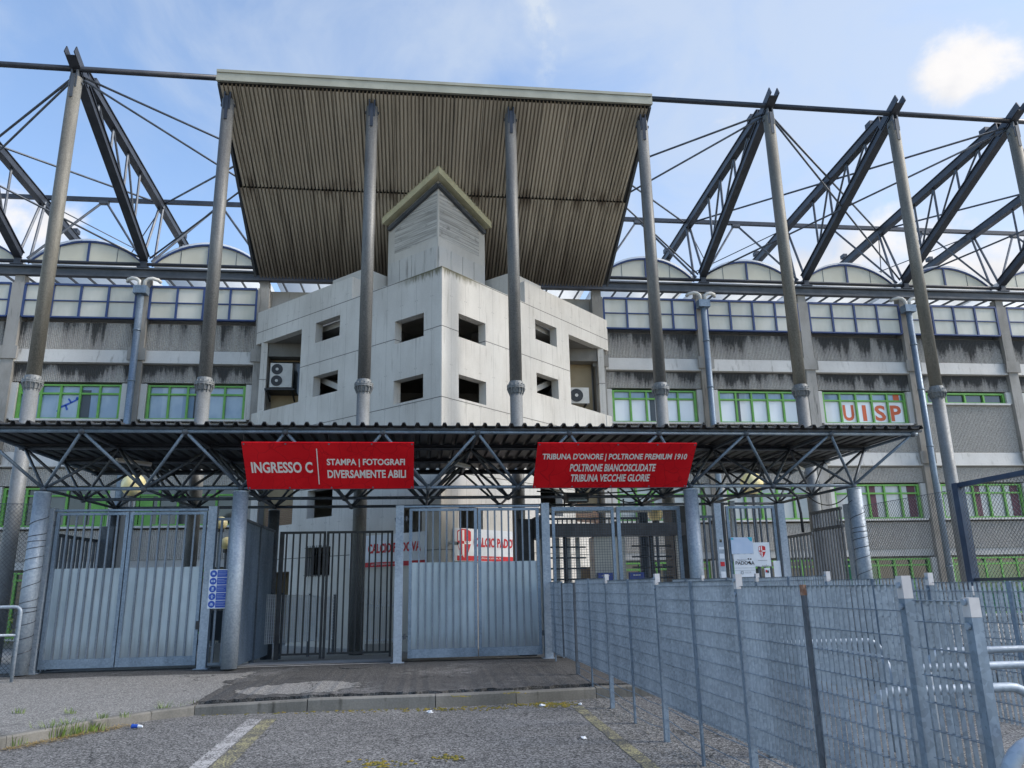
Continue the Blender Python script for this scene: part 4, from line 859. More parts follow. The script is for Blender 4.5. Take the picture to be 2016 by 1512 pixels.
for k, (xa, xb, l_) in enumerate(((-3.0, -2.02, 'left leaf of the black bar gate in the recess'), (-2.0, -.56, 'wide right leaf of the black bar gate in the recess'))):
    y = 17.6; g = thing('black_gate', ((xa+xb)/2, y, .2), l_, 'gate', 'black gate leaves')
    f = MB().box(xa, xa+(.09 if k == 0 else .05), y-.03, y+.03, .22, 2.82).box(xb-.05, xb, y-.03, y+.03, .22, 2.82); f.box(xa, xb, y-.025, y+.025, 2.82, 2.87).box(xa+.09, xb-.05, y-.025, y+.025, .30, .34); f.build('frame', 'black', g)
    n = 6 if k == 0 else 10
    for q in range(n):
        x = xa+.07+(xb-xa-.12)*(q+.5)/n; MB().box(x-.017, x+.017, y-.017, y+.017, .34, 2.82).build('bar', 'black', g)
post(-.38, GY, .245, 3.22, 'square galvanised post at the left of the middle double gate')
gate_leaf(-.19, 1.165, GY, .32, 3.17, 8, 'left leaf of the middle gate, before the white and red banners', 2.11, hinge=-.25)
gate_leaf(1.185, 2.43, GY, .32, 3.17, 7, 'right leaf of the middle gate, beside the turnstile enclosure', 2.11, hinge=2.46)
b = MB().box(-.30, 2.45, GY-.05, GY+.05, 3.19, 3.225); tag(b.build('gate_lintel', 'galv'), 'flat galvanised rail across the top of the middle double gate', 'rail', 'gate top rails')
post(2.56, GY, .245, 3.25, 'square galvanised post between the middle gate and the turnstile mesh')
# mesh enclosure
for xa, xb, l_ in ((2.70, 4.0, 'left wire mesh frame in front of the turnstiles'), (4.06, 5.42, 'right wire mesh frame in front of the turnstiles')):
    g = thing('mesh_frame', ((xa+xb)/2, GY, .3), l_, 'mesh panel', 'wire mesh frames'); t = .06 if xa < 3 else .075
    MB().box(xa, xa+t, GY-.03, GY+.03, .3, 3.18).box(xb-t, xb, GY-.03, GY+.03, .3, 3.18).box(xa+t, xb-t, GY-.03, GY+.03, 3.1, 3.18).box(xa+t, xb-t, GY-.03, GY+.03, .3, .38).build('frame', 'galv', g)
    m_ = MB(); n = int((xb-xa-2*t)/.052)
    for k in range(1, n): x = xa+t+k*(xb-xa-2*t)/n; m_.box(x-.003, x+.003, GY-.002, GY+.002, .38, 3.1)
    n = 52
    for k in range(1, n): z = .38+k*2.72/n; m_.box(xa+t, xb-t, GY-.006, GY-.0025, z-.003, z+.003)
    m_.build('wire_mesh', 'galv_dark', g)
# turnstile behind the mesh
tg = thing('turnstile', (4.0, 18.0, .15), 'full height turnstile with dark head beam behind the wire mesh', 'turnstile')
MB().box(2.75, 6.15, 17.6, 18.1, 2.70, 2.98).build('head_beam', 'brownbox', tg)
c = MB().box(2.7, 5.1, 17.75, 17.8, 3.08, 3.13)
for k in range(22): c.box(2.72+k*.11, 2.75+k*.11, 17.76, 17.79, 2.98, 3.08)
c.build('spike_rail', 'black', tg)
for x in (2.8, 4.85): 
    c = MB().tube((x+.55, 17.9, .15), (x+.55, 17.9, 2.7), .05, 10)
    for k in range(9):
        z = .55+k*.24
        for a_ in (0, 1): c.tube((x+.55+.5*math.cos(a_*math.pi+.1), 17.9+.2*math.sin(a_*math.pi+.4), z), (x+.55, 17.9, z), .02, 6)
    c.build('rotor', 'black', tg)
for x in (2.82, 3.22, 3.48, 3.7): MB().box(x-.05, x+.05, 18.15, 18.2, .15, 2.7).build('upright', 'ac', tg)
for x in (6.0,): MB().box(x-.06, x+.02, 17.7, 17.8, .15, 2.7).build('upright', 'ac', tg)
MB().box(5.95, 6.4, 17.9, 18.6, .15, 3.4).build('side_housing', 'black', tg)
for x0, x1, l_ in ((4.0, 4.72, 'left'), ):
    MB().box(x0, x1, 17.72, 18.3, .15, 2.69).build('cabinet', 'beige', tg)
for x, l_ in ((4.20, 'left blue card reader on the turnstile cabinet'), (4.93, 'right blue card reader beside the turnstile cabinet')):
    o = thing('card_reader', (x, 17.66, 1.4), l_, 'card reader', 'blue card readers')
    MB().box(x-.17, x+.17, 17.60, 17.70, 1.38, 1.88).build('case', 'bluecase', o); MB().box(x-.07, x+.05, 17.59, 17.598, 1.5, 1.66).build('reader_face', 'pane_low', o); MB().box(x-.09, x+.09, 17.59, 17.598, 1.80, 1.83).build('label_strip', 'white', o)
for x, l_ in ((3.25, 'left'), (4.62, 'right')):
    o = thing('tube_fitting', (x, 17.3, 3.2), 'grey green sealed lamp fitting above the turnstiles, the %s one' % l_, 'light fitting', 'sealed lamp fittings'); MB().prism([(x-.62, 17.2, 3.2), (x+.62, 17.2, 3.2), (x+.66, 17.2, 3.30), (x-.66, 17.2, 3.30)], (0, .14, 0)).build('housing', 'plain', o); MB().bar((x, 17.27, 3.3), (x, 17.27, 3.5), .03, .03, (0, 1, 0)).build('hanger', 'black', o)
o = thing('steel_cabinet', (2.42, 17.0, 2.0), 'tall black steel box on a stand behind the right middle gate leaf', 'cabinet'); MB().box(2.10, 2.46, 16.7, 17.0, .2, 3.02).build('case', 'black', o); MB().box(2.46, 2.6, 16.6, 17.3, 2.6, 3.05).build('hood', 'black', o); MB().path([(2.2, 16.68, 2.9), (2.12, 16.66, 3.05), (2.15, 16.66, 3.2), (2.3, 16.66, 3.22)], .015, 6).build('cable', 'black', o)
# bars and gate to the right of the turnstiles
bar_panel(5.73, 6.12, GY, .3, 2.98, 3, 'narrow dark bar panel left of the post with stickers', 'galv_dark')
sp = post(6.22, GY, .245, 3.22, 'galvanised post covered with small stickers', .15)
for z, w, h, m_ in ((2.45, .05, .06, 'line_yellow'), (2.30, .11, .05, 'white'), (2.14, .10, .10, 'white'), (1.98, .09, .09, 'redletter'), (1.72, .10, .22, 'white'), (1.46, .08, .10, 'ink'), (1.46, .05, .06, 'white'), (1.3, .09, .09, 'white')):
    yy = GY-.0782-(.002 if (w == .05 and h == .06 and m_ == 'white') else 0); MB().box(6.22-w/2+.01, 6.22+w/2+.01, yy, yy+.003, z-h/2, z+h/2).build('sticker', m_, sp)
MB().box(6.315, 6.37, GY-.06, GY+.05, .25, 3.2).build('door_stop', 'black', sp)
gate_leaf(6.42, 7.50, GY, .32, 3.17, 6, 'single bar gate carrying the white club boards', None, .14, 'galv_dark')
post(7.62, GY, .245, 3.20, 'galvanised post right of the gate with the white boards', .15)
post(7.86, 18.9, .1, 3.6, 'slim pale post behind the right gate, under the canopy corner', .12, 'galv_tex', foot=False)
bar_panel_y(9.12, 17.35, 18.9, .2, 2.72, 9, 'lower dark side railing running back on the right', zt2=2.70)
g = bar_panel_y(9.10, 15.95, 17.3, .2, 3.16, 11, 'tall dark side gate running back beside the right canopy column')
MB().box(9.07, 9.13, 15.95, 17.3, 2.72, 2.78).build('rail', 'galv_dark', g)
post(9.16, GY-.05, .245, 3.18, 'stout galvanised post with an intercom beside the right canopy column', .17)
o = thing('intercom', (9.28, 15.68, 1.5), 'pale grey intercom box with keypad on the right gate post', 'intercom'); MB().box(9.20, 9.37, 15.60, 15.68, 1.42, 1.95).build('case', 'ac', o); MB().box(9.25, 9.33, 15.592, 15.599, 1.75, 1.88).build('keypad', 'inkgrey', o); MB().box(9.23, 9.35, 15.592, 15.599, 1.5, 1.55).build('slot', 'white', o)
# boards on the single gate
def board(x0, x1, z0, z1, y, label, name='club_board', m='white'):
    o = thing(name, ((x0+x1)/2, y, z0), label, 'board'); MB().box(x0, x1, y, y+.012, z0, z1).build('panel', m, o); return o
y = 15.72; A = at(1438, 1058, Y=y); B = at(1481, 1090, Y=y); C = at(1489, 1136, Y=y)
o = board(A.x, A.x+.47, B.z+.0, A.z, y, 'pale blue sheet with cyan tape on the bar gate', 'blank_sheet', 'pale')
MB().prism([(A.x+.36, y-.003, A.z-.002), (A.x+.465, y-.003, A.z-.002), (A.x+.465, y-.003, A.z-.09), (A.x+.42, y-.003, A.z-.08)], (0, .002, 0)).build('tape', 'cyan', o); MB().box(A.x+.01, A.x+.06, y-.003, y-.001, A.z-.05, A.z-.01).build('tape', 'cyan', o)
o = board(A.x+.03, A.x+.48, C.z-.08, B.z-.006, y, 'white volleyball club board reading PADOVA on the bar gate')
zt = B.z
text('lettering', 'PALLAVOLO', (A.x+.10, y, zt-.14), (1, 0, 0), (0, 0, 1), .2, .035, 'inkgrey', o, .0); text('lettering', 'PADO', (A.x+.06, y, zt-.22), (1, 0, 0), (0, 0, 1), .27, .072, 'ink', o, .015); text('lettering', 'A', (A.x+.40, y, zt-.22), (1, 0, 0), (0, 0, 1), .065, .072, 'ink', o, .015)
lg = MB()
for p, q, r_ in (((.345, -.16), (.375, -.21), .022), ((.365, -.15), (.395, -.22), .02), ((.35, -.155), (.34, -.19), .016)): lg.bar((A.x+p[0], y-.005, zt+p[1]), (A.x+q[0], y-.005, zt+q[1]), .004, r_)
for q in ((.345, -.105), (.395, -.11)): lg.box(A.x+q[0]-.015, A.x+q[0]+.015, y-.007, y-.003, zt+q[1]-.014, zt+q[1]+.014)
lg.build('player_mark', 'ink', o); rg = MB()
for k in range(9): t0, t1 = k*.66, k*.66+.5; rg.bar((A.x+.19+.028*math.cos(t0), y-.005, zt-.38+.028*math.sin(t0)), (A.x+.19+.028*math.cos(t1), y-.005, zt-.38+.028*math.sin(t1)), .003, .013)
rg.build('ring_mark', 'inkgrey', o); text('lettering', 'U.I.S.P', (A.x+.25, y, zt-.395), (1, 0, 0), (0, 0, 1), .13, .035, 'inkgrey', o, 0)
for dz in (-.285, -.335): MB().box(A.x+.04, A.x+.47, y-.004, y-.001, zt+dz-.002, zt+dz+.002).build('rule', 'inkgrey', o)
A = at(1481.5, 1068, Y=y); B = at(1517, 1115, Y=y); w = .36
o = board(A.x, A.x+w, B.z, A.z, y-.002, 'white board with red shield and the word sede on the bar gate')
def shield(cx_, cz_, w_, h_, P, m1='redletter', m2='letter', o=None, split=.42):
    """crest: P(x, z, k) -> world point in layer k"""
    out = [(-.5, .42), (-.22, .5), (.22, .5), (.5, .42), (.5, .0), (.30, -.28), (0, -.5), (-.30, -.28), (-.5, 0)]
    MB().face(*[P(cx_+a*w_, cz_+c_*h_, 0) for a, c_ in out]).build('shield', m1, o)
    f = MB()
    f.face(*[P(cx_+a*w_, cz_+c_*h_, 1) for a, c_ in ((-.45, .39), (-.29, .44), (-.29, .1), (-.45, .1))]); f.face(*[P(cx_+a*w_, cz_+c_*h_, 1) for a, c_ in ((-.15, .46), (0, .46), (0, .1), (-.15, .1))])
    f.face(*[P(cx_+a*w_, cz_+c_*h_, 1) for a, c_ in ((-.45, 0), (-.29, 0), (-.29, -.24), (-.45, -.03))]); f.face(*[P(cx_+a*w_, cz_+c_*h_, 1) for a, c_ in ((-.15, 0), (0, 0), (0, -.46), (-.15, -.36))])
    f.face(*[P(cx_+a*w_, cz_+c_*h_, 1) for a, c_ in ((0, .1), (.5, .1), (.5, 0), (0, 0))]); f.build('shield_field', m2, o)
shield(A.x+.19, A.z-.19, .15, .24, lambda x, z, k: V((x, y-.006-.003*k, z)), o=o); text('lettering', 'sede', (A.x+.15, y-.002, A.z-.50), (1, 0, 0), (0, 0, 1), .15, .05, 'inkgrey', o, .01)
MB().box(A.x+.08, A.x+.28, y-.006, y-.003, A.z-.37, A.z-.362).build('rule', 'inkgrey', o)
for a_, c_ in ((.03, .11), (.31, .36)): MB().box(A.x+a_, A.x+c_-.01, y-.006, y-.003, A.z-.485, A.z-.479).build('rule', 'inkgrey', o)
A = at(1505, 1118, Y=y); o = board(A.x, A.x+.12, A.z-.24, A.z, y+.004, 'small sticker board with red and black mark under the sede board', 'small_board'); MB().box(A.x+.02, A.x+.05, y-.002, y+.002, A.z-.09, A.z-.04).build('mark', 'redletter', o); MB().box(A.x+.05, A.x+.09, y-.002, y+.002, A.z-.10, A.z-.05).build('mark', 'ink', o)
for px in (1418, 1527): A = at(px, 1104, Y=y+.05); board(A.x-.06, A.x+.09, A.z-.42, A.z, y+.035, 'plain pale strip behind the bars, %s the white boards' % ('left of' if px < 1450 else 'right of'), 'plate')
# blue safety sign
y = 15.70; o = thing('safety_sign', (-3.74, y, 1.38), 'blue and white notice with five round safety pictograms', 'sign'); x0, x1, z0, z1 = -3.945, -3.575, 1.32, 2.04
MB().box(x0, x1, y, y+.01, z0, z1).build('board', 'white', o); h = (z1-z0-.02)/5
for k in range(5):
    zc_ = z1-.01-h*(k+.5); MB().box(x0+.145, x1-.01, y-.003, y-.001, zc_-h/2+.006, zc_+h/2-.006).build('text_field', 'bluesign', o)
    xc = x0+.075; MB().face(*[(xc+.064*math.cos(t), y-.003, zc_+.064*math.sin(t)) for t in [i*math.tau/24 for i in range(24)]]).build('pictogram', 'bluesign', o)
    wl = MB()
    for q, ln in enumerate(random.sample([.12, .15, .17, .19, .14], 3)): wl.box(x0+.158, x0+.158+ln, y-.005, y-.0035, zc_+.030-q*.028, zc_+.0345-q*.028)
    sh_ = [[((-.02, -.02), (.025, .02))], [((-.035, -.015), (-.008, .02)), ((.008, -.015), (.035, .02))], [((-.015, -.005), (.02, .03)), ((-.02, -.03), (.02, -.012))], [((-.011, -.035), (.011, .03)), ((-.04, -.006), (-.03, .006)), ((.03, -.006), (.04, .006))], [((-.03, -.022), (.03, -.004)), ((-.018, .0), (.018, .022))]][k]
    for p, q in sh_: wl.box(xc+p[0], xc+q[0], y-.006, y-.0045, zc_+p[1], zc_+q[1])
    wl.build('white_marks', 'pale', o)
# banners on the tower
def banner(sd, s0, s1, z0, z1, label, flip):
    o = thing('club_banner', TL((s0+s1)/2, z0, -.06, sd), label, 'banner', 'white and red club banners'); R_ = V((.7071*(1 if sd > 0 else 1), .7071*sd, 0)); U_ = V((0, 0, 1))
    a_, c_ = (s0, s1); b = MB().prism([TL(a_, z0, -.03, sd), TL(c_, z0, -.03, sd), TL(c_, z1, -.03, sd), TL(a_, z1, -.03, sd)], TL(0, 0, -.05, sd)-TL(0, 0, -.03, sd)); b.build('sheet', 'white', o)
    L0 = s1 if sd < 0 else s0     # lettering starts here
    P = lambda d, z, k: TL(L0+sd*d if sd > 0 else L0-d, z, -.054-.004*k, sd)
    W_ = s1-s0; H_ = z1-z0
    shield(.40, z0+H_*.52, .55, H_*.92, P, o=o); MB().face(P(.12, z0+.01, -.4), P(W_-.02, z0+.01, -.4), P(W_-.02, z0+.14, -.4), P(.12, z0+.14, -.4)).build('red_strip', 'redletter', o)
    nrm = TL(0, 0, -1, sd)-TL(0, 0, 0, sd); rv = P(1, 0, 0)-P(0, 0, 0)
    text('lettering', 'CALCIO PADOVA', P(.78, z0+.38, 0), rv, U_, W_-.95, .26, 'redletter', o, .035, 'L', .004); text('lettering', 'padovacalcio.it', P(.95, z0+.045, 0), rv, U_, 1.0, .075, 'letter', o, .0, 'L', .004)
    text('lettering', 'A.C.P.', P(.42, z0+H_*.555, 1.6), rv, U_, .22, .06, 'redletter', o, .01, 'L', .002); return o
banner(-1, .50, 3.52, 2.20, 3.08, 'club banner with red shield on the left face of the tower', False)
banner(1, .45, 3.45, 2.30, 3.16, 'club banner with red shield on the right face of the tower', True)
c = TL(.12, 2.75, -.2, 1); o = thing('security_camera', c, 'small white security camera on the tower corner', 'camera'); MB().tube(c, c+V((.2, -.12, -.03)), .045, 10).build('housing', 'ac', o); MB().tube(c+V((.2, -.12, -.03)), c+V((.215, -.13, -.033)), .036, 10).build('lens', 'black', o); MB().bar(c+V((-.02, .02, -.02)), c+V((-.05, .2, -.08)), .03, .03).build('arm', 'ac', o)
# air units in the loggias
o = thing('air_conditioner', (-4.35, 26.4, 7.9), 'outdoor air unit with two stacked fans in the left loggia', 'air conditioner'); p = at(553, 739, Y=26.45); x, z = p.x, p.z; o.location = (x, 26.6, z-.75)
MB().box(x-.36, x+.38, 26.42, 26.72, z-.43, z+.43).build('case', 'ac', o)
for dz in (.21, -.20):
    f_ = MB().tube((x-.13, 26.405, z+dz), (x-.13, 26.419, z+dz), .19, 24).build('fan', 'black', o); MB().tube((x-.13, 26.39, z+dz), (x-.13, 26.404, z+dz), .05, 12).build('fan_hub', 'ac', f_)
MB().box(x-.5, x+.5, 26.3, 27.05, z-.55, z-.50).build('shelf', 'black', o); MB().box(x-.34, x-.26, 26.44, 26.50, z-.498, z-.432).build('foot', 'black', o)
for dx in (-.6, .6): MB().bar((x+dx*.7, 26.35, z-.56), (x+dx*.7, 27.0, z-.8), .05, .05).build('bracket', 'black', o)
p = at(1139, 780, Y=26.55); x, z = p.x, p.z; o = thing('air_conditioner', (x, 26.6, z-.35), 'small single fan air unit low in the right loggia', 'air conditioner')
MB().box(x-.42, x+.36, 26.42, 26.75, z-.29, z+.29).build('case', 'ac', o); f_ = MB().tube((x-.10, 26.405, z), (x-.10, 26.419, z), .24, 24).build('fan', 'black', o); MB().tube((x-.10, 26.39, z), (x-.10, 26.404, z), .06, 12).build('fan_hub', 'ac', f_)
for dx in (-.3, .25): MB().bar((x+dx, 26.4, z-.32), (x+dx, 27.05, z-.34), .05, .05).build('bracket', 'black', o)
# globe lamps
for px, py, yy, r_, l_, top in ((263, 955, 21.6, .31, 'yellowed globe lamp seen through the canopy truss above the left gate', 1), (435, 1030, 21.4, .17, 'pale half hidden globe lamp above the blue sign, the upper one', 0), (447, 1070, 21.0, .17, 'yellowed globe lamp just above the blue sign, the lower one', 0), (1480, 952, 21.6, .33, 'yellowed globe lamp seen through the right end of the canopy', 1), (1290, 1012, 20.3, .20, 'pale globe lamp above the right mesh frame', 0)):
    p = at(px, py, Y=yy); o = thing('globe_lamp', (p.x, p.y, .05), l_, 'lamp', 'globe lamps'); MB().sphere(p, r_, 20, 12).build('globe', 'globe', o, True); MB().tube((p.x, p.y, .05), (p.x, p.y, p.z-r_-.05), .04, 10).build('stem', 'galv_dark', o); MB().tube((p.x, p.y, p.z-r_-.06), (p.x, p.y, p.z-r_+.03), .09, 12).build('collar', 'black', o)
# inner grating fence and box by the tower foot
o = thing('inner_fence', (-2.4, 19.5, .1), 'low galvanised grating fence inside, behind the black gate', 'fence')
q0, q1 = V((-3.6, 17.95, .15)), V((-2.15, 21.2, .05)); b = MB(); d = (q1-q0); n = 44
for k in range(n+1): p = q0+d*(k/n); b.bar(p+V((0, 0, .35)), p+V((0, 0, 1.42)), .03, .012, d)
for k in range(15): b.bar(q0+V((0, 0, .36+k*.075)), q1+V((0, 0, .36+k*.075)), .008, .008)
b.build('grating', 'white', o)
for k in range(4): p = q0+d*(k/3); MB().bar(p, p+V((0, 0, 1.46)), .05, .05, d).build('post', 'galv_dark', o)
o = thing('grate', (-.95, 20.0, .1), 'short upright grating panel between the pylon and the middle gate', 'grating'); b = MB()
for k in range(14): b.box(-1.25+k*.05, -1.235+k*.05, 20.0, 20.03, .35, 1.55)
for z in (.4, 1.2): b.box(-1.27, -.55, 19.99, 20.0, z, z+.05)
b.build('bars', 'white', o); MB().box(-1.27, -.5, 19.95, 20.1, .05, .33).build('base', 'plain', o)
o = thing('plinth', (-3.85, 17.6, .1), 'low rounded cream block behind the narrow bar panel', 'block'); b = MB().prism([(-4.35, 17.2, .15), (-3.45, 17.2, .15), (-3.45, 17.2, .62), (-3.7, 17.2, .66), (-4.1, 17.2, .60), (-4.3, 17.2, .5)], (0, .8, 0)); b.build('body', 'ledge', o); MB().box(-4.3, -3.45, 17.25, 17.9, .66, 1.25).build('dark_top', 'greycurtain', o)
# ================================================================ chain link
def chain(p0, p1, zt0, zt1, zb, name, parent, pitch=.078):
    """diamond mesh of wires between two uprights; zt0/zt1 top heights at the ends"""
    p0, p1 = V(p0), V(p1); W_ = (p1-p0).length; R_ = (p1-p0).normalized(); nn = R_.cross(V((0, 0, 1))); b = MB(); hm = max(zt0, zt1)-zb; n = int((W_+hm)/pitch)
    top = lambda u: zt0+(zt1-zt0)*u/W_-zb
    for k in range(n+1):
        for sgn in (1, -1):
            # line z = sgn*(u) + c
            c = (k*pitch-W_) if sgn > 0 else k*pitch
            us = [0, W_]; z = lambda u: sgn*u+c
            u0, u1 = 0, W_
            if sgn > 0: u0 = max(u0, -c)
            else: u1 = min(u1, c)
            # clip to the top line
            sl = (zt1-zt0)/W_; t0 = zt0-zb; den = sgn-sl; uc = (t0-c)/den
            if sgn > 0: u1 = min(u1, uc)
            else: u0 = max(u0, uc)
            if u1-u0 < .02: continue
            a_, e_ = p0+R_*u0+V((0, 0, zb+z(u0))), p0+R_*u1+V((0, 0, zb+z(u1)))
            b.tube(a_+nn*.003*sgn, e_+nn*.003*sgn, .0036, 3)
    o = b.build(name, 'steel2', parent); return o
def chain_fence(p0, p1, zt0, zt1, zb, label):
    g = thing('chain_link_fence', (V((*p0, 0))+V((*p1, 0)))/2+V((0, 0, zb)), label, 'fence', 'chain link fences'); A, B = V((*p0, 0)), V((*p1, 0))
    chain(A, B, zt0, zt1, zb, 'wire_mesh', g)
    MB().tube(A+V((0, 0, zt0)), B+V((0, 0, zt1)), .006, 5).build('tension_wire', 'galv_dark', g); MB().tube(A+V((0, 0, zb+1.15)), B+V((0, 0, zb+1.15)), .004, 5).build('tension_wire', 'galv_dark', g)
    return g
chain_fence((-10.6, 15.5), (-7.2, 15.5), 3.36, 3.28, .25, 'chain link fence at the left edge beside the left canopy column')
chain_fence((9.3, 15.45), (9.40, 12.75), 3.12, 3.12, .25, 'chain link fence between the right canopy column and the blue frame')
g = thing('framed_fence', (9.45, 11.6, .15), 'blue grey tubular frame filled with chain link at the right edge', 'fence')
MB().box(9.33, 9.47, 12.5, 12.64, .15, 3.22).build('frame_post', 'blue_steel', g); MB().box(9.36, 9.44, 9.75, 9.85, .15, 3.25).build('frame_post', 'blue_steel', g)
MB().box(9.36, 9.44, 9.85, 12.5, 3.14, 3.22).build('top_rail', 'blue_steel', g); MB().box(9.37, 9.43, 9.85, 12.5, 1.55, 1.60).build('mid_rail', 'steel2', g)
chain((9.40, 12.5, 0), (9.40, 9.85, 0), 3.14, 3.14, .3, 'wire_mesh', g)
# ================================================================ grating barriers
def barrier(x, y0, y1, zt, zb, label, mid=True, grp='galvanised grating barriers', pitch=.062, endpost=True, top='lit_top', ph=.05, wires=False, rust=False):
    """panel along Y of upright flat bars tied by thin rods, on posts"""
    g = thing('grating_barrier', (x, (y0+y1)/2, 0), label, 'barrier', grp); L_ = abs(y1-y0); n = int(L_/pitch); b = MB()
    for k in range(n+1):
        y = y0+(y1-y0)*(k+.5)/(n+1); b.box(x-.0125, x+.0125, y-.0016, y+.0016, zb, zt)
    b.box(x-.014, x+.014, min(y0, y1), max(y0, y1), zt, zt+.004); b.build('slats', 'galv', g)
    r_ = MB(); z = zb+.03
    while z < zt-.02: r_.tube((x-.014, y0, z), (x-.014, y1, z), .0028, 5); r_.tube((x+.014, y0, z), (x+.014, y1, z), .0028, 5); z += .132
    r_.build('rods', 'galv', g)
    if mid:
        ym = (y0+y1)/2; p = MB().box(x-.035, x-.016, ym-.025, ym+.025, 0, zt+.006); po = p.build('post', 'galv_dark' if rust else 'galv', g); rust and MB().box(x-.0365, x-.0145, ym-.0265, ym+.0265, zt-.06, zt+.009).build('rust_patch', 'rust', po)
    if endpost:
        yy = y1; p = MB().box(x-.030, x+.022, yy-.027, yy+.027, 0, zt-.07); p.build('post', 'galv', g); q = MB().box(x-.031, x+.023, yy-.028, yy+.028, zt-.069, zt+ph).build('post_top', top, g)
        for z in (zt-.0, zt-.11): MB().tube((x-.044, yy, z), (x-.0315, yy, z), .016, 10).build('bolt', 'galv_tex', q)
    if wires:
        w_ = MB()
        for dz, sg in ((.34, .01), (.22, .03), (.12, .05)):
            w_.path([(x-.01, y0+(y1-y0)*t, dz-sg*math.sin(t*math.pi)+random.uniform(-.012, .012)) for t in (0, .25, .5, .75, 1)], .0045, 5)
        w_.build('loose_wire', 'galv', g)
    return g
XB = 2.62
barrier(XB, 16.0, 14.42, 1.685, .36, 'grating barrier panel farthest along the row, beside the middle gate post', True, endpost=False)
g = barrier(XB-.01, 14.30, 13.20, 1.655, .39, 'narrow grating door in the barrier row, dull and hinged', False, endpost=False); MB().box(XB-.04, XB+.02, 14.28, 14.34, .39, 1.66).build('stile', 'galv_dark', g); MB().box(XB-.04, XB+.02, 13.16, 13.22, 0, 1.66).build('stile', 'galv_dark', g)
barrier(XB, 13.15, 10.92, 1.70, .41, 'grating barrier panel where the kerb ends', wires=True)
barrier(XB, 10.87, 8.55, 1.665, .41, 'grating barrier panel beside the worn yellow line, middle of the row', wires=True)
barrier(XB, 8.50, 6.31, 1.62, .36, 'grating barrier panel under the small sede board, with loose wires below', wires=True)
barrier(XB, 6.26, 4.05, 1.57, .35, 'near grating barrier panel with a rusty topped middle post', wires=True, rust=True)
barrier(XB, 3.985, 3.545, 1.49, .30, 'short nearest grating piece with the big pale topped end post', False, ph=.02)
XC = 5.0
for y0, y1, zt, l_ in ((15.3, 13.6, 1.69, 'farthest panel of the second barrier row, before the bar gate'), (13.55, 11.32, 1.68, 'second row barrier panel before the side railing'), (11.27, 9.27, 1.665, 'second row barrier panel before the right canopy column'), (9.22, 7.31, 1.61, 'second row barrier panel before the chain link fence'), (7.26, 5.2, 1.565, 'nearest panel of the second barrier row at the right edge')):
    barrier(XC, y0, y1, zt, .40, l_, grp='second row of grating barriers')
XD = 7.3
for y0, y1, zt, l_ in ((12.0, 9.8, 1.45, 'third row barrier panel before the blue frame'), (9.75, 7.6, 1.42, 'nearest visible panel of the third barrier row')):
    barrier(XD, y0, y1, zt, .25, l_, grp='third row of grating barriers')
# queue rails
def hoop(pts, label, r=.03, grp='galvanised queue rails'):
    o = MB().path(pts, r, 10).build('queue_rail', 'galv_tex', None, True); return tag(o, label, 'rail', grp)
def arch(A, B, z, rad=.16):
    A, B = V(A), V(B); d = (B-A).normalized(); pts = [A]
    for k in range(7): t = k/6*math.pi/2; pts.append(A+d*rad*(1-math.cos(t))+V((0, 0, z-rad+rad*math.sin(t))))
    for k in range(7): t = math.pi/2-k/6*math.pi/2; pts.append(B-d*rad*(1-math.cos(t))+V((0, 0, z-rad+rad*math.sin(t))))
    return pts+[B]
def hoop_px(pa, pb, y, z, label, r=.028, rad=.16):
    a_, c_ = at(pa, 1290, Y=y), at(pb, 1290, Y=y); hoop(arch((a_.x, y, 0), (c_.x, y, 0), z, rad), label, r)
hoop_px(1822, 2070, 5.95, 1.05, 'highest of the long queue rails at the right edge')
hoop_px(1776, 2068, 5.35, 1.0, 'second long queue rail at the right edge, just below the highest')
hoop_px(1700, 2022, 4.8, .93, 'queue rail whose rounded right end shows beside the pale end post', .03)
a_ = at(1974, 1480, Y=3.15); hoop(arch((a_.x, 3.15, 0), (a_.x+1.4, 3.0, 0), .95, .17), 'thick nearest queue rail curving up in the lower right corner', .033)
hoop_px(1500, 1738, 7.6, 1.02, 'queue rail seen through the slats left of the rusty post')
p_, q_ = at(1752, 1300, Z=.97), at(1600, 1275, Z=.97); hoop(arch((p_.x, p_.y, 0), (q_.x, q_.y, 0), .97), 'slanting queue rail behind the near slats, rounded end to the right')
# left edge rail
o = thing('tube_barrier', (-7.3, 14.6, .2), 'galvanised tubular crowd barrier at the left edge of the photo', 'barrier')
MB().path(arch((-8.7, 14.6, .2), (-6.72, 14.6, .2), 1.24, .1), .028, 10).build('hoop', 'galv_tex', o, True); MB().tube((-8.7, 14.6, .98), (-6.72, 14.6, .98), .022, 8).build('crossbar', 'galv_tex', o, True)
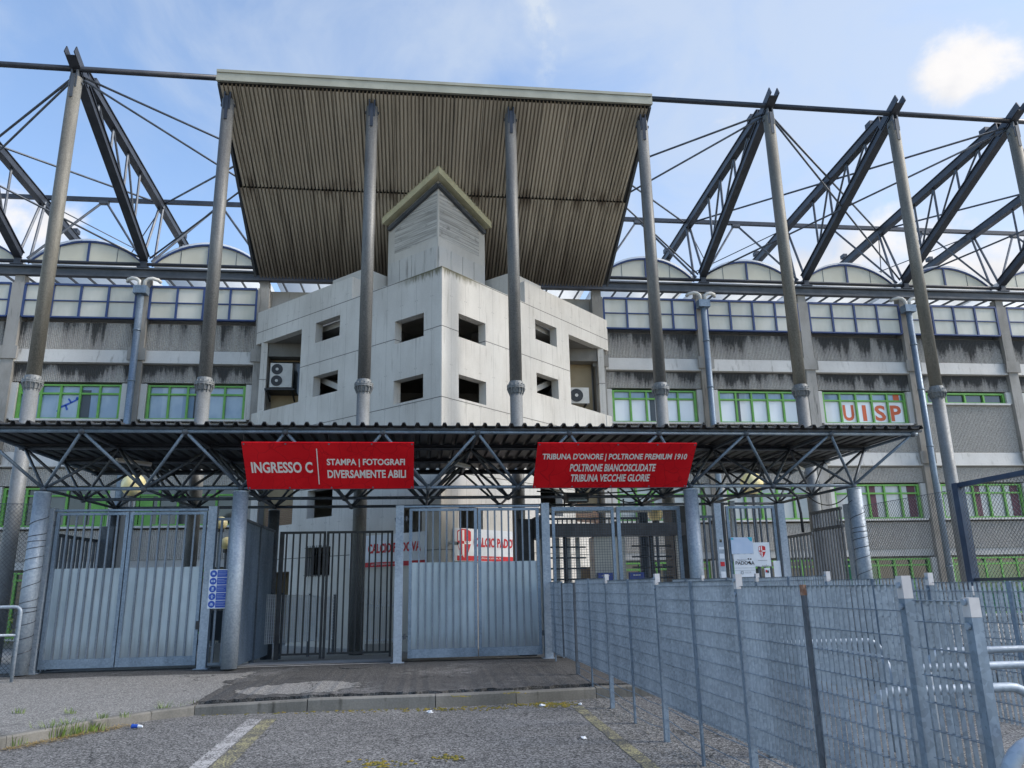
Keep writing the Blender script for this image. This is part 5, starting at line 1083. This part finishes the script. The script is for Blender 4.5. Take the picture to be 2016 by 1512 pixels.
# ================================================================ plants and litter
def tuft(name, x, y, z, h, n, m, spread):
    b = MB()
    for k in range(n):
        a_ = random.uniform(0, 6.28); d = random.random()**.7*spread; bx_, by_ = x+math.cos(a_)*d*.5, y+math.sin(a_)*d*.35; hh_ = h*random.uniform(.4, 1); le = random.uniform(.2, .6)*hh_
        u = V((math.cos(a_), math.sin(a_), 0)); s_ = V((-u.y, u.x, 0))*random.uniform(.003, .006); p0 = V((bx_, by_, z)); p1 = p0+u*le*.4+V((0, 0, hh_*.65)); p2 = p0+u*le+V((0, 0, hh_))
        b.add([p0-s_, p0+s_, p1+s_*.8, p1-s_*.8, p2], [(0, 1, 2, 3), (3, 2, 4)])
    return b.build(name, m)
for px, py, h, n, sp, l_ in ((25, 1468, .13, 60, .3, 'low weeds at the foot of the curved kerb, leftmost clump'), (100, 1452, .21, 120, .45, 'large green weed clump at the foot of the curved kerb'), (140, 1445, .19, 100, .4, 'leafy weed clump right of the largest one by the kerb'), (178, 1440, .14, 90, .4, 'small yellowing weeds by the kerb'), (318, 1412, .22, 60, .16, 'upright grass tuft on the kerb bend'), (338, 1409, .13, 26, .10, 'thin grass tuft between the two upright tufts'), (352, 1408, .20, 22, .09, 'tall thin grass tuft at the kerb bend'), (378, 1403, .22, 26, .10, 'tallest grass tuft where the kerb turns')):
    p = at(px, py, Z=.0); tag(tuft('weed_clump', p.x, p.y+.02, 0, h, n, 'leaf', sp), l_, 'weeds', 'weeds along the kerb')
for px, py, l_ in ((173, 1341, 'small green weed in the pavement before the left gate'), (352, 1340, 'tiny weed in the pavement near the right end of the left gate'), (138, 1400, 'weed in the pavement crack at the left'), (203, 1409, 'small weed in the crack beside the kerb'), (245, 1407, 'flat weed in the crack near the kerb bend'), (36, 1401, 'faint flat weed at the left edge of the pavement')):
    p = at(px, py, Z=.17); tag(tuft('weed_clump', p.x, p.y, p.z-.03, .09, 24, 'leaf', .16), l_, 'weeds', 'weeds in the pavement')
dg = MB()
for k in range(520):
    t = random.random(); px = 10+t*240; py = 1476-t*48; p = at(px, py, Z=.006); q = V((random.gauss(0, .07), random.gauss(-.01, .05), 0)); a_ = random.uniform(0, 6.28); l_ = random.uniform(.03, .10); u = V((math.cos(a_), math.sin(a_), random.uniform(0, .25))); s_ = V((-u.y, u.x, 0))*.003; p = p+q
    dg.face(p-s_, p+s_, p+s_+u*l_, p-s_+u*l_)
tag(dg.build('dry_grass', 'dry'), 'dry straw and dead grass along the curved kerb', 'dry grass', kind='stuff')
ms = MB()
def moss(px, py, n, sx, sy, zz=.0):
    for k in range(n):
        p = at(px+random.gauss(0, sx), py+random.gauss(0, sy), Z=zz+.004); r_ = random.uniform(.008, .03); h_ = random.uniform(.004, .014); a_ = random.random()
        ms.add([p+V((r_*math.cos(a_+i*1.05), r_*math.sin(a_+i*1.05), 0)) for i in range(6)]+[p+V((0, 0, h_))], [(i, (i+1) % 6, 6) for i in range(6)])
for k in range(26): px = 400+k*29; moss(px, 1406-.021*(px-400)-(6 if px > 1000 else 0), 7 if px < 800 else 16, 12, 2)
for px in (1060, 1085, 1110): moss(px, 1387, 40, 14, 2.5)
moss(750, 1503, 60, 24, 4); moss(888, 1491, 40, 20, 3); moss(905, 1371, 18, 14, 1, .165); moss(1010, 1364, 20, 12, 1, .165)
tag(ms.build('moss', 'moss'), 'yellow green moss along the kerb foot and in patches on the asphalt', 'moss', kind='stuff')
p = at(267, 1432, Z=.02); o = thing('litter_packet', p, 'crumpled blue and white packet lying near the kerb', 'litter')
MB().tube(p+V((-.05, .02, .012)), p+V((.03, 0, .012)), .026, 8, .02).build('wrapper', 'bluesign', o); MB().tube(p+V((.03, 0, .012)), p+V((.085, -.015, .01)), .02, 8, .012).build('white_end', 'white', o)
def crumple(px, py, r_, l_):
    p = at(px, py, Z=.012); b = MB().sphere(p, r_, 7, 5, .45); b.v = [(v[0]+random.uniform(-r_, r_)*.35, v[1]+random.uniform(-r_, r_)*.35, max(.004, v[2]+random.uniform(-r_, r_)*.25)) for v in b.v]; tag(b.build('paper_scrap', 'white'), l_, 'litter', 'paper scraps')
crumple(846, 1402, .045, 'grey white paper scrap on the asphalt below the middle gate'); crumple(1068, 1389, .04, 'white paper scrap on the moss at the kerb foot'); crumple(1142, 1386, .03, 'tiny paper scrap by the end of the kerb'); crumple(1150, 1452, .03, 'pale scrap near the yellow line')
# stones and debris under the barrier
db = MB()
for k in range(420):
    y = random.uniform(7.2, 12); x = 2.62+random.gauss(.05, .22); r_ = random.uniform(.006, .022); p = V((x, y, .002 if y < 11.9 else .16)); a_ = random.random()
    db.add([p+V((r_*math.cos(a_+i*1.26), r_*math.sin(a_+i*1.26), 0)) for i in range(5)]+[p+V((0, 0, r_*.7))], [(i, (i+1) % 5, 5) for i in range(5)])
tag(db.build('gravel', 'kerb'), 'loose stones and crumbs of concrete under the barrier row', 'gravel', kind='stuff')
# shrub beyond the left fence
p = at(14, 1190, Y=21.5); o = thing('shrub', (p.x-.6, 21.5, .05), 'dark green shrub behind the chain link at the left edge', 'shrub'); b = MB()
for k in range(1500):
    u = V((random.gauss(0, 1), random.gauss(0, 1), random.gauss(0, 1))).normalized()*random.random()**.4; q = V((p.x-.7+u.x*.95, 21.5+u.y*.7, .85+u.z*.75)); a_ = V((random.gauss(0, 1), random.gauss(0, 1), random.gauss(0, 1))).normalized(); c_ = a_.orthogonal().normalized(); b.face(q-a_*.035, q+c_*.02, q+a_*.035, q-c_*.02)
b.build('crown', 'leaf', o); MB().tube((p.x-.7, 21.5, .05), (p.x-.68, 21.5, .8), .04, 8, .02).build('trunk', 'pilaster', o)
